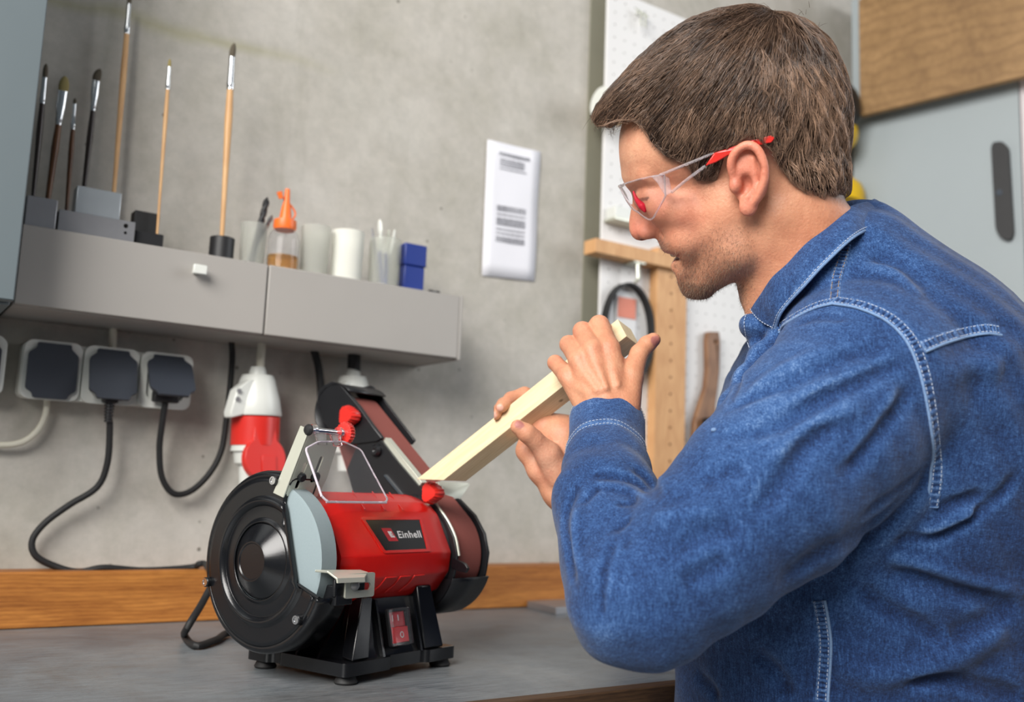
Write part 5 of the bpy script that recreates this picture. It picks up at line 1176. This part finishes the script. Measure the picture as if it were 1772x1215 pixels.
for j in range(10):
    kv = RNG.standard_normal(3) * (.05 + .03 * j) * np.array([1.2, .8, 1]); hsh += np.sin(roots @ kv + RNG.uniform(0, 6.28)) / (1 + .15 * j)
hsh = np.clip(.5 + hsh * .14, 0, 1)
flow = flow / (np.linalg.norm(flow, axis=1, keepdims=True) + 1e-9)
flow += (hsh[:, None] - .5) * np.array([1.1, -.5, .7]) + .10 * RNG.standard_normal(flow.shape)
flow -= hn * (flow * hn).sum(1, keepdims=True); flow /= np.linalg.norm(flow, axis=1, keepdims=True) + 1e-9
Lh = np.interp(V + .25 * (U - 1250), [40, 140, 220, 300, 360], [58, 62, 40, 24, 16]) * (.75 + .5 * RNG.random(len(U)))
front = np.clip((1150 - U) / 80, 0, 1) * (V < 225); Lh = Lh * (1 + .15 * front)
k = 6; tt = np.linspace(0, 1, k); lift = (1.5 + 4 * RNG.random(len(U)) + 7 * hsh)[:, None] * np.sin(tt * math.pi * .8)[None]
P = roots[:, None] - hn[:, None] * 2 + flow[:, None] * (Lh[:, None] * tt[None])[..., None] + hn[:, None] * lift[..., None]
curv = np.stack([np.zeros(len(U)), np.ones(len(U)), np.zeros(len(U))], 1); P += curv[:, None] * (.16 * Lh[:, None] * tt[None] ** 2)[..., None]
dd = hair_px(P.reshape(-1, 3).astype(np.float32)).reshape(len(U), k); gr = grad(hair_px, P.reshape(-1, 3), 2.0).reshape(len(U), k, 3)
over = np.maximum(dd - (5.0 + 2 * hsh[:, None]), 0); P -= gr * over[..., None]                                # keep strands close to the cap
dd = hair_px(P.reshape(-1, 3).astype(np.float32)).reshape(len(U), k); P += gr * np.maximum(-dd - 1, 0)[..., None] * .8
hue = np.clip(RNG.normal(.30, .26, len(U)) + (hsh - .5) * .9 + .18 * np.clip((U - 1180) / 200, 0, 1) * np.clip((V - 120) / 100, 0, 1), 0, 1)[:, None]
hue *= (.45 + .55 * np.clip((V - 60 + .25 * (U - 1200)) / 130, 0, 1))[:, None]
sc = LIN(48, 32, 24) * (1 - hue) + LIN(190, 154, 128) * hue
ST_ = ribbons(P, .24 + .18 * RNG.random(len(U)), sc, 'hair_strands', M['hair'], HAIR); tag(ST_, kind='stuff')
# a few loose hairs at crown and fringe
nl = 46; lr_ = np.concatenate([np.c_[RNG.uniform(1030, 1060, 22), RNG.uniform(180, 210, 22), RNG.uniform(-60, 40, 22)], np.c_[RNG.uniform(1310, 1400, 24), RNG.uniform(34, 66, 24), RNG.uniform(-50, 40, 24)]])
ld_ = np.concatenate([np.c_[RNG.uniform(-1, -.2, 22), RNG.uniform(.0, .9, 22), RNG.uniform(-.3, .3, 22)], np.c_[RNG.uniform(-.5, .8, 24), RNG.uniform(-1, -.3, 24), RNG.uniform(-.3, .3, 24)]])
LL = RNG.uniform(12, 34, nl); P = lr_[:, None] + ld_[:, None] * (LL[:, None] * tt[None])[..., None] + np.array([0, 1.0, 0]) * (LL[:, None] * .35 * tt[None] ** 2)[..., None]
tag(ribbons(P, np.full(nl, .35), np.tile(LIN(70, 54, 42), (nl, 1)), 'loose_hairs', M['hair'], HAIR), kind='stuff')
# stubble: short hairs on the beard area of both cheeks
hf = head_px
cand = np.c_[RNG.uniform(1145, 1315, 18000), RNG.uniform(365, 530, 18000)]; keepm = poly2d(np.c_[cand, np.zeros(len(cand))].astype(np.float32), BEARD) < RNG.normal(0, 15, len(cand)); cand = cand[keepm]
dens = np.where((cand[:, 1] > 485) | (cand[:, 0] < 1160), 1.0, .40 * np.clip((cand[:, 1] - 350) / 90, .25, 1)); cand = cand[RNG.random(len(cand)) < dens]
zz = np.full(len(cand), -175.0)
for _ in range(40):
    q = np.c_[cand, zz].astype(np.float32); zz = np.minimum(zz + np.clip(hf(q), 0, 20) * .8, 0)
rt = np.c_[cand, zz]; rt = rt[zz < -1]; gn = grad(hf, rt, 1.5); fl = np.array([-.15, .75, .1]) + gn * .75 + .35 * RNG.standard_normal(rt.shape); ln = RNG.uniform(1.6, 4.4, len(rt))
P = rt[:, None] + fl[:, None] * (ln[:, None] * np.linspace(-.2, 1, 3)[None])[..., None]
hu = np.clip(RNG.normal(.25, .3, len(rt)), 0, 1)[:, None]; sc = LIN(62, 44, 34) * (1 - hu) + LIN(196, 168, 138) * hu
tag(ribbons(P, np.full(len(rt), .17), sc, 'stubble', M['hair'], PERSON), kind='stuff')
# ------------------------------------------------------------------ denim shirt
TPY = [330, 360, 400, 440, 480, 520, 560, 600, 650, 700, 800, 900, 1000, 1155, 1300, 1500]
TBK = [1490, 1512, 1552, 1598, 1645, 1692, 1725, 1746, 1766, 1783, 1810, 1828, 1840, 1850, 1856, 1860]
TFR = [1470, 1436, 1402, 1378, 1360, 1352, 1330, 1305, 1278, 1258, 1226, 1204, 1186, 1170, 1168, 1168]
TB_ = [.025, .052, .086, .116, .142, .163, .183, .193, .198, .198, .193, .185, .18, .175, .17, .17]
TZC = .952
def torso(p):
    py = p[:, 1] * F / TZC + CY; bk = np.interp(py, TPY, TBK); fr = np.interp(py, TPY, TFR); b = np.interp(py, TPY, TB_)
    xc = ((bk + fr) / 2 - CX) * TZC / F; a = (bk - fr) / 2 * TZC / F; n = 2.25
    bf = np.where(p[:, 2] > TZC, b * np.interp(py, [700, 950], [1, .5]), b)
    r = (np.abs((p[:, 0] - xc) / a) ** n + np.abs((p[:, 2] - TZC) / bf) ** n) ** (1 / n)
    d = (r - 1) * np.minimum(a, b) * .72
    top = (K(0, 352, TZC)[1] - p[:, 1]); return smax(d, np.maximum(top, p[:, 1] - K(0, 1330, TZC)[1]), .01)
ARM = [(1508, 655, .808, 160), (1420, 755, .785, 163), (1330, 852, .762, 157), (1225, 945, .745, 137), (1122, 1034, .735, 119), (1096, 1038, .735, 111), (1066, 958, .775, 96), (1052, 875, .825, 93), (1049, 812, .872, 72), (1049, 786, .892, 62)]
RARM = [(1470, 660, 1.09, 110), (1300, 860, 1.12, 100), (1140, 1045, 1.13, 78), (1070, 965, 1.075, 58), (1030, 915, 1.04, 46)]
def shirt0(p):
    arm = chain(p, ARM, .010); t = torso(p); d = smin(t, arm, .007)
    sh = chain(p, [(1456, 580, .845, 64), (1540, 590, .84, 80)], .02); d = smin(d, sh, .05)
    d = smin(d, ell(p, K(1309, 568, .890), np.array([30, 23, 36]) * .9 / F, rotz(20)), .005); d = smin(d, chain(p, [(1318, 578, .888, 20), (1313, 600, .884, 17), (1322, 620, .872, 24)], .004), .006)
    d = smin(d, chain(p, [(1352, 580, .866, 22), (1322, 620, .856, 25), (1297, 665, .840, 28), (1276, 705, .826, 30), (1259, 748, .810, 30)], .008), .006)
    d = smin(d, chain(p, [(1384, 546, .876, 48), (1432, 494, .862, 52), (1490, 440, .870, 52), (1532, 434, .925, 46)], .02), .02)
    return smin(d, chain(p, RARM, .02), .02)
# folds traced on the cloth: pixels, width in pixels, depth in mm (negative = ridge)
FOLDS = [
    ([(1348, 577), (1325, 599), (1298, 630), (1278, 658), (1267, 694)], 8, 4), ([(1538, 599), (1474, 613), (1426, 635), (1376, 658), (1306, 686), (1258, 711)], 11, 3.4), ([(1566, 624), (1516, 644), (1460, 672), (1418, 694), (1376, 719), (1334, 739), (1297, 750), (1250, 756)], 13, 4.8),
    ([(1460, 728), (1418, 750), (1387, 778), (1370, 812), (1337, 854), (1300, 893)], 14, 4.4), ([(1583, 663), (1552, 705), (1516, 750), (1482, 792), (1446, 826)], 14, 4.6), ([(1600, 812), (1572, 840), (1530, 868), (1480, 905)], 11, 3.8), ([(1292, 806), (1250, 820), (1210, 838)], 14, 2.6),
    ([(1558, 613), (1474, 652), (1418, 672), (1348, 705)], 11, -2.8), ([(1502, 694), (1423, 728), (1362, 773), (1320, 806)], 14, -2.8), ([(1560, 670), (1530, 711), (1488, 770), (1450, 810)], 11, -3.2), ([(1432, 602), (1348, 644), (1292, 680)], 14, -2.2),
    ([(1020, 822), (1068, 825), (1107, 838), (1139, 860)], 6.5, 5), ([(1094, 809), (1120, 828), (1142, 857)], 7, 4.6), ([(1004, 838), (982, 876), (978, 915), (988, 972), (996, 1010)], 8.5, 4.8), ([(1068, 875), (1100, 870)], 4.5, 3), ([(1062, 920), (1091, 896)], 5.5, 4.2),
    ([(1062, 937), (1046, 979), (1040, 1030), (1036, 1072)], 5, 6), ([(1040, 841), (1007, 873)], 5.5, 3.2), ([(1084, 928), (1084, 950)], 4, 2.4), ([(1030, 838), (1078, 846), (1120, 862)], 7, -2.4), ([(1000, 870), (996, 930), (1006, 990)], 9, -2.8),
    ([(1177, 1011), (1229, 985), (1264, 966)], 15, 3), ([(1120, 905), (1180, 890), (1250, 880)], 16, -2.4), ([(1150, 960), (1220, 930), (1290, 905)], 18, 2.2),
    ([(1606, 840), (1548, 908), (1470, 982)], 16, -4.4), ([(1567, 859), (1502, 917), (1421, 960), (1340, 1015)], 18, 4.2), ([(1620, 885), (1665, 865), (1707, 856)], 8, 4.4), ([(1541, 934), (1632, 924), (1723, 865), (1759, 820)], 8, 4.4), ([(1580, 934), (1649, 904), (1697, 885)], 10, -3.4),
    ([(1480, 1012), (1535, 1054), (1593, 1083), (1632, 1112)], 12, 5), ([(1528, 960), (1584, 976), (1665, 1002), (1762, 1028)], 12, -4), ([(1522, 989), (1600, 1002), (1681, 1028), (1763, 1047)], 16, 4), ([(1437, 1158), (1519, 1168), (1600, 1158), (1681, 1122), (1746, 1073)], 20, -4.6), ([(1551, 1181), (1632, 1174), (1714, 1194), (1769, 1207)], 12, 5.6), ([(1640, 1110), (1700, 1080), (1760, 1040)], 18, 3.6),
    ([(1300, 1130), (1340, 1160), (1370, 1210)], 14, 2.6), ([(1200, 1165), (1230, 1190), (1240, 1215)], 12, 2.2), ([(1500, 440), (1560, 458), (1610, 500)], 16, 2.2), ([(1490, 460), (1550, 480), (1600, 520)], 14, -1.8), ([(1640, 640), (1690, 630), (1740, 640)], 20, -2.0), ([(1380, 560), (1420, 548), (1470, 552)], 9, 2.0)]
def densify(P, n=5):
    P = np.array(P, float); return smooth_path(P, n) if len(P) > 2 else np.array([P[0] + (P[1] - P[0]) * t for t in np.linspace(0, 1, n + 1)])
FD = []
for P, w_, amp in FOLDS:
    C3 = cast(shirt0, densify(P, 4)).astype(np.float32); FD.append((C3, w_ * .8 / F, amp * .0019, C3.mean(0), np.linalg.norm(C3 - C3.mean(0), axis=1).max()))
def folds(p):
    out = np.zeros(len(p), np.float32)
    for C3, w_, amp, c, R in FD:
        m = np.linalg.norm(p - c, axis=1) < R + 2.6 * w_
        if not m.any(): continue
        q = p[m]; dd = np.full(len(q), 9e9, np.float32); tb = np.zeros(len(q), np.float32); n = len(C3) - 1
        for i in range(n):
            a, b = C3[i], C3[i + 1]; ab = b - a; t = np.clip((q - a) @ ab / (ab @ ab + 1e-12), 0, 1); d = ((q - a - t[:, None] * ab) ** 2).sum(1); k = d < dd; dd[k] = d[k]; tb[k] = (i + t[k]) / n
        out[m] += amp * np.exp(-dd / w_ ** 2) * np.clip(np.sin(np.clip(tb, .02, .98) * math.pi) * 1.6, 0, 1)
    return out
def shirt(p):
    d = shirt0(p); m = np.abs(d) < .03; out = d.copy()
    if m.any():
        q = p[m]; s = q * 1000
        wr = .0008 * np.sin(s[:, 0] * .06 + s[:, 1] * .085 + 2 * np.sin(s[:, 1] * .03)) * np.sin(s[:, 1] * .05 - s[:, 0] * .03 + s[:, 2] * .05) + .0005 * np.sin(s[:, 0] * .16 - s[:, 1] * .11 + s[:, 2] * .09)
        out[m] = d[m] + folds(q) + wr
    hole = cone(p, K(1049, 800, .882), K(1050, 700, .95), .029, .029); out = smax(out, -hole, .003)           # the sleeve end is open
    nk = cone(p, from_head((1350, 330, 0)), from_head((1432, 545, 0)), 100 * HS, 122 * HS); return smax(out, -nk, .004)
sv, sq_ = surface(shirt, (.015, -.17, .60), (.58, .42, 1.22), .0026, 8, 1.3)
SHIRT_W = to_world(sv)
nrm_s = grad(shirt0, sv)
# wear: paler along the outside of the sleeve and near the seams; painted shade follows
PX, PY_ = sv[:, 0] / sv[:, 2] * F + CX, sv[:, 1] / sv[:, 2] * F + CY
wear_shade = .44 + .20 * np.exp(-((PX - 1370) / 150) ** 2 - ((PY_ - 680) / 120) ** 2) + .07 * np.exp(-((PX - 1180) / 140) ** 2 - ((PY_ - 950) / 110) ** 2) + .12 * np.exp(-((PX - 1048) / 26) ** 2 - ((PY_ - 1092) / 26) ** 2)
wear_shade -= .10 * np.clip((PY_ - .72 * (1700 - PX) - 880) / 90, 0, 1); wear_shade -= .06 * np.clip((PX - 1600) / 60, 0, 1)  # torso side and back darkened: shade painted into the cloth tint
SEAMS = dict(
    armhole=[(1444, 520), (1490, 528), (1535, 547), (1566, 573), (1586, 604), (1602, 652), (1613, 710), (1620, 770), (1621, 825), (1613, 878)],
    yoke_back=[(1596, 600), (1630, 586), (1672, 574), (1705, 569), (1730, 572)],
    yoke_front=[(1444, 521), (1418, 527), (1392, 538), (1365, 554), (1345, 570)],
    shoulder=[(1464, 424), (1457, 450), (1448, 480), (1444, 518)],
    side=[(1417, 1040), (1423, 1075), (1427, 1110), (1426, 1150), (1423, 1190), (1421, 1230)])
seam_pts = {k_: cast(shirt, densify(v_, 14)) for k_, v_ in SEAMS.items()}
allp_ = np.concatenate(list(seam_pts.values())); dmin = np.full(len(sv), 9.0)
for c in allp_: dmin = np.minimum(dmin, np.linalg.norm(sv - c, axis=1))
wear_shade += .16 * np.exp(-(dmin / .006) ** 2)
SH = qmesh('denim_shirt', SHIRT_W, sq_, M['denim'], PERSON, np.repeat(wear_shade[:, None], 3, 1)); tag(SH, 'worn mid-blue denim shirt with pale double stitching')
def strip(P, N, w_, h, ends=True):
    """raised band along P with normals N"""
    T = np.gradient(P, axis=0); T /= np.linalg.norm(T, axis=1, keepdims=True); Bn = np.cross(T, N); Bn /= np.linalg.norm(Bn, axis=1, keepdims=True); R = []
    for i_, (p, n, b) in enumerate(zip(P, N, Bn)): R.append([p + b * w_ * x + n * h * (y + (.55 * math.sin(i_ * 2.1) + .3 * math.sin(i_ * .9) if abs(x) < .9 else 0)) for x, y in ((-1, -1), (-1, .5), (-.7, 1), (.0, .8), (.7, 1), (1, .5), (1, -1))])
    return R, Bn
stitch = MB(); stitch_t = MB()
def dashes(mb, P, N, off, ln=.0021, gap=.0012, r=.00027, lift=.0012):
    T = np.gradient(P, axis=0); T /= np.linalg.norm(T, axis=1, keepdims=True); Bn = np.cross(T, N); Bn /= np.linalg.norm(Bn, axis=1, keepdims=True)
    Q = P + Bn * off + N * lift; s = np.concatenate([[0], np.cumsum(np.linalg.norm(np.diff(Q, axis=0), axis=1))]); t = 0.0
    f = lambda x: np.array([np.interp(x, s, Q[:, i]) for i in range(3)]); g = lambda x: np.array([np.interp(x, s, N[:, i]) for i in range(3)])
    while t + ln < s[-1]:
        a, b = f(t), f(t + ln); n = g(t); d = unit(b - a); c = unit(np.cross(d, n)); V8 = []
        for p in (a, b): V8 += [p + c * r - n * r, p + c * r + n * r * .8, p - c * r + n * r * .8, p - c * r - n * r]
        mb.add(to_world(np.array(V8)), [(0, 1, 5, 4), (1, 2, 6, 5), (2, 3, 7, 6), (0, 1, 2, 3), (4, 5, 6, 7)]); t += ln + gap
RIDGE = dict(armhole=(-1, 1), yoke_back=(0, 1), yoke_front=(0, 1), side=(1, 0))
SW = dict(armhole=.0045, yoke_back=.0042, yoke_front=.0042, shoulder=.0042, side=.0048)
def denim_part(name, mb, parent, wv=.5, k_t=0.0, **k):
    o = obj(name, mb, M['denim'], parent, **k); a = o.data.color_attributes.new('tint', 'FLOAT_COLOR', 'POINT'); a.data.foreach_set('color', np.repeat(wv + k_t * np.sin(np.arange(len(o.data.vertices)) // 7 * 2.1 + 1.0), 4).astype(np.float32)); return o
for nm, P in seam_pts.items():
    N = grad(shirt0, P); R, _ = strip(P, N, SW[nm], .0011); seam = denim_part('seam', MB().rings([to_world(np.array(r)) for r in R]), SH, .42, .16, sharp=60)
    for off in (-.66, .66): dashes(stitch if nm != 'shoulder' else stitch_t, P, N, off * SW[nm])
    if nm in RIDGE:                                              # pale rolled edge on one side of the seam
        dx, dy = RIDGE[nm]; sg = 1 if (_[:, 0] * dx + _[:, 1] * dy).sum() > 0 else -1
        denim_part('seam_edge', MB().tube(to_world(P + _ * sg * SW[nm] * 1.05 + N * .0006), .0011, 8, 0), SH, .80)
# cuff: separate double band round the wrist
ca, cb2 = K(1048, 795, .888), K(1051, 726, .935); axc = unit(cb2 - ca); uc, vc = perp(axc); Lc = np.linalg.norm(cb2 - ca); R = []; na = 56
def cr(t, a): return (.0352 + .0012 * math.sin(t * 9) * .4 - .0014 * t + .0006 * math.sin(3 * a + 5 * t) + .0004 * math.sin(7 * a - 3 * t))
prof_c = [(0, 0), (.08, .0012), (.2, .0014), (.24, .0006), (.5, .0012), (.85, .0013), (.97, .0010), (1.0, -.0004), (1.0, -.0032), (.85, -.0040), (.3, -.0040)]
angs = np.arange(na) * 2 * math.pi / na
for t, o_ in prof_c: R.append([ca + axc * Lc * t + (uc * math.cos(a) + vc * math.sin(a)) * (cr(t, a) + o_) for a in angs])
cuff = denim_part('cuff', MB().rings([to_world(np.array(r)) for r in R], cap=False), SH, .52, sharp=60)
for t in (.10, .20, .955):
    P = np.array([ca + axc * Lc * t + (uc * math.cos(a) + vc * math.sin(a)) * cr(t, a) for a in np.linspace(0, 2 * math.pi, 90)]); N = np.array([uc * math.cos(a) + vc * math.sin(a) for a in np.linspace(0, 2 * math.pi, 90)]); dashes(stitch, P, N, 0, lift=.0017)
# collar: leaf turned down round the neck
ctop = smooth_path([K(*q) for q in ((1298, 533, .890), (1322, 494, .872), (1354, 455, .860), (1408, 403, .852), (1466, 361, .868), (1506, 347, .915), (1500, 350, .975), (1440, 385, 1.02), (1370, 450, 1.01), (1310, 520, .955))], 10)
clow = smooth_path([K(*q) for q in ((1341, 569, .858), (1354, 537, .842), (1392, 494, .825), (1432, 451, .819), (1488, 403, .834), (1543, 390, .908), (1545, 395, .99), (1490, 430, 1.05), (1420, 500, 1.05), (1350, 560, .99))], 10)
nc = 7; R = []
cen_n = np.array([K(1400, 450, .93)])
for i in range(len(ctop)):
    a, b = ctop[i], clow[i]; row = []
    for t in np.linspace(0, 1, nc):
        q = a + (b - a) * t; o_ = unit(q - K(1410, 470, .93)); row.append(q + o_ * (.004 * math.sin(t * math.pi) + .0006 * math.sin(i * .5 + t * 4)))
    R.append(row)
def sheet(name, rows, th, parent, m_=None, wv=.48):
    mb = MB(); n, k_ = len(rows), len(rows[0]); mb.add(to_world(np.array([p for r in rows for p in r])), [(i * k_ + j, i * k_ + j + 1, (i + 1) * k_ + j + 1, (i + 1) * k_ + j) for i in range(n - 1) for j in range(k_ - 1)])
    o = denim_part(name, mb, parent, wv, sharp=None); o.data.shade_smooth(); md = o.modifiers.new('cloth', 'SOLIDIFY'); md.thickness = th; md.offset = 0; sd = o.modifiers.new('soft', 'SUBSURF'); sd.levels = 1; sd.render_levels = 1; return o
collar = sheet('collar', R, .0030, SH, wv=.42)
denim_part('collar_edge', MB().tube(to_world(np.array([r[-1] for r in R])), .0015, 8, 0), collar, .72)
edge = np.array([r[-1] for r in R])[:55]; inn = np.array([r[-2] for r in R])[:55]; P = edge + (inn - edge) * .42; N = np.array([unit(q - K(1410, 470, .93)) for q in P]); dashes(stitch, P, N, 0, lift=.0026)
P = np.array([ (R[0][j] * .86 + R[6][j] * .14) for j in range(nc)]); N = np.array([unit(q - K(1410, 470, .93)) for q in P]); dashes(stitch, smooth_path(P, 4), np.repeat(N, 4, 0)[:len(smooth_path(P, 4))], 0, lift=.0026)
# collar stand below the leaf, and the far collar tip with the top of the button band
Rs = []
for i in range(len(ctop)):
    a = ctop[i]; b = clow[i]; q = a + (b - a) * .5; c_ = K(1400, 470, .93); Rs.append([a + (c_ - a) * .06, a + (c_ - a) * .05 + (b - a) * .5, a + (c_ - a) * .02 + (b - a) * 1.02])
sheet('collar_stand', Rs, .0025, SH, wv=.44)
P = densify([(1292, 545), (1289, 560), (1293, 585), (1298, 602)], 8); C3 = cast(shirt, P); dashes(stitch, C3, grad(shirt0, C3), 0, lift=.001)
# button band edge at the chest and its bar tack
q = cast(shirt, [(1236, 745)])[0]; n_ = grad(shirt0, [q])[0]; tk = MB().sphere(to_world(q + n_ * .0005), .0022, 14, 8, (1, 1, .8)); denim_part('bar_tack', tk, SH, .8)
tag(obj('stitching', stitch, M['thread'], SH, sharp=None), kind='stuff'); tag(obj('stitching', stitch_t, M['thread_tan'], SH, sharp=None), kind='stuff')

# trousers and shoes, below the picture
hipw = to_world(K(1590, 1290, .90)); latw = _f * [1, 1, 0]; latw = unit(latw); fwd = -unit(_r * [1, 1, 0])
M['trousers'] = mat('dark_trousers', (44, 48, 58), .85, var=.1, sc=60, bmp=.2, bsc=500)
tr_ = MB()
for sg in (-1, 1):
    h_ = hipw + latw * sg * .085; ft = np.array([h_[0], h_[1], .09]) + latw * sg * .03
    tr_.tube([h_ - [0, 0, .07], h_ - [0, 0, .2], (h_ + ft) / 2 + fwd * .015, ft + [0, 0, .14], ft], [.115, .10, .078, .066, .07], 24, 6)
obj('trousers', tr_, M['trousers'], PERSON)
for sg in (-1, 1):
    ft = np.array([hipw[0], hipw[1], 0]) + latw * sg * .115; R_ = []
    for t, w_, h in ((-.07, .025, .05), (-.055, .038, .075), (.0, .042, .085), (.07, .045, .065), (.14, .048, .05), (.19, .038, .042), (.21, .02, .03)):
        c_ = ft + fwd * t; R_.append([c_ + latw * w_ * math.cos(a) + np.array([0, 0, max(.0, h * (.5 + .5 * math.sin(a)))]) for a in np.arange(20) * math.pi / 10])
    obj('shoe', MB().rings(R_), M['blackp'], PERSON)

# ------------------------------------------------------------------ safety glasses
def ap(u, v, w_): f = 1 + w_ / F; return from_head((H0[0] + (u - H0[0]) * f, H0[1] + (v - H0[1]) * f, w_))
GL = thing('safety_glasses', 'clear wraparound safety glasses with red temple tips worn by the man', 'glasses', to_world(ap(1110, 340, -40)))
def lens(sgn):
    rows = []
    for a in np.linspace(0, 1, 18):
        u = 1075 + 76 * a ** 1.5; w_ = sgn * (8 + 118 * a ** .75); vt = np.interp(u, [1075, 1107, 1133, 1151], [321, 311, 305, 303]); vb = np.interp(u, [1075, 1080, 1088, 1099, 1112, 1122, 1129, 1140, 1151], [325, 336, 350, 364, 375, 381, 382, 362, 340])
        rows.append([ap(u + 3.0 * math.sin(t * math.pi) * (1 - a) * -1 + (3 * t if a > .5 else 0), vt + (vb - vt) * t, w_) for t in np.linspace(0, 1, 10)])
    return rows
def gsheet(name, rows, m, th):
    mb = MB(); n, k_ = len(rows), len(rows[0]); mb.add(to_world(np.array([p for r in rows for p in r])), [(i * k_ + j, i * k_ + j + 1, (i + 1) * k_ + j + 1, (i + 1) * k_ + j) for i in range(n - 1) for j in range(k_ - 1)])
    o = obj(name, mb, m, GL, sharp=None); o.data.shade_smooth(); md = o.modifiers.new('sheet', 'SOLIDIFY'); md.thickness = th; md.offset = 0; return o
for sgn in (-1, 1):
    rows = lens(sgn); ln_ = gsheet('lens', rows, M['lens'], .0018)
    rimp = [r[0] for r in rows] + [r for r in rows[-1][1:]] + [r[-1] for r in rows[::-1]][1:]
    obj('lens_rim', MB().tube([to_world(p) for p in rimp], .0009, 6, 2), M['arm_clear'], ln_)
    w1, w2, w3 = sgn * 126, sgn * 133, sgn * 139
    hinge = MB().prism([to_world(ap(*q, w1)) for q in ((1128, 305), (1147, 301), (1160, 308), (1166, 333), (1154, 340), (1140, 318))], to_world(ap(1140, 310, w1 - sgn * 7)) - to_world(ap(1140, 310, w1))); obj('hinge_block', hinge, M['arm_clear'], ln_, bev=.0008)
    T = [(1144, 303, w1), (1190, 284, w2), (1236, 265, w2)]; Bt = [(1165, 333, w1), (1192, 310, w2), (1222, 287, w2)]
    tm_ = obj('temple', MB().tube([to_world(ap(*q)) for q in T], .0013, 8, 6).tube([to_world(ap(*q)) for q in Bt], .0013, 8, 6), M['arm_clear'], GL)
    obj('temple_web', MB().prism([to_world(ap(*q)) for q in (T[0], T[1], T[2], Bt[2], Bt[1], Bt[0])], (to_world(ap(1200, 290, w2 + sgn * 1)) - to_world(ap(1200, 290, w2)))), M['lens'], tm_)
    red = [(1222, 287), (1236, 265), (1262, 256), (1300, 243), (1332, 235), (1337, 240), (1333, 247), (1300, 254), (1262, 268), (1240, 281)]
    obj('temple_tip', MB().prism([to_world(ap(*q, w2 + sgn * (0 if q[0] < 1270 else 5))) for q in red], to_world(ap(1280, 260, w2 + sgn * 5)) - to_world(ap(1280, 260, w2))), M['redp'], GL, bev=.0008)
    obj('nose_pad', MB().tube([to_world(ap(*q)) for q in ((1098, 332, sgn * 70), (1104, 346, sgn * 76), (1114, 358, sgn * 84), (1120, 368, sgn * 88))], [.0008, .0020, .0034, .0012], 16, 10), M['redclear'], GL, sharp=120)

# ------------------------------------------------------------------ the wooden stick, resting on the sander's work rest
sa, sb = at(742, 848, 1.078), at(1088, 575.5, .985); axs = unit(sb - sa); vw = unit((sa + sb) / 2 - CAM); e1 = unit(np.cross(axs, vw)); e1 = e1 if e1[2] > 0 else -e1; e2 = unit(np.cross(e1, axs)); e2 = e2 if e2 @ vw < 0 else -e2
th = math.radians(40.5); nL = e1 * math.sin(th) + e2 * math.cos(th); nD = -e1 * math.cos(th) + e2 * math.sin(th); hs2 = .0125
Lst = np.linalg.norm(sb - sa); Rm = np.array([axs, nD, nL]).T
if np.linalg.det(Rm) < 0: Rm = np.array([axs, -nD, nL]).T
stk = thing('wooden_stick', 'pale square wooden stick held against the belt sander', 'wooden stick', (sa + sb) / 2, Rm)
bm = bmesh.new(); bmesh.ops.create_cube(bm, size=1.0)
for v in bm.verts: v.co = Vector((v.co.x * (Lst + .03) - .015, v.co.y * .025, v.co.z * .025))
Mi = MATS_OF[stk.name].inverted(); pw = fromGz = G0 + ez * (pz + .0006)
bmesh.ops.bisect_plane(bm, geom=bm.verts[:] + bm.edges[:] + bm.faces[:], plane_co=Mi @ Vector(pw), plane_no=Mi.to_3x3() @ Vector((0, 0, 1)), clear_inner=True)
bmesh.ops.contextual_create(bm, geom=[e for e in bm.edges if e.is_boundary])
me = bpy.data.meshes.new('bar'); bm.to_mesh(me); bm.free(); me.materials.append(M['stick']); so2 = bpy.data.objects.new('bar', me); COL.objects.link(so2); so2.parent = stk
b_ = so2.modifiers.new('bevel', 'BEVEL'); b_.width = .0006; b_.segments = 2
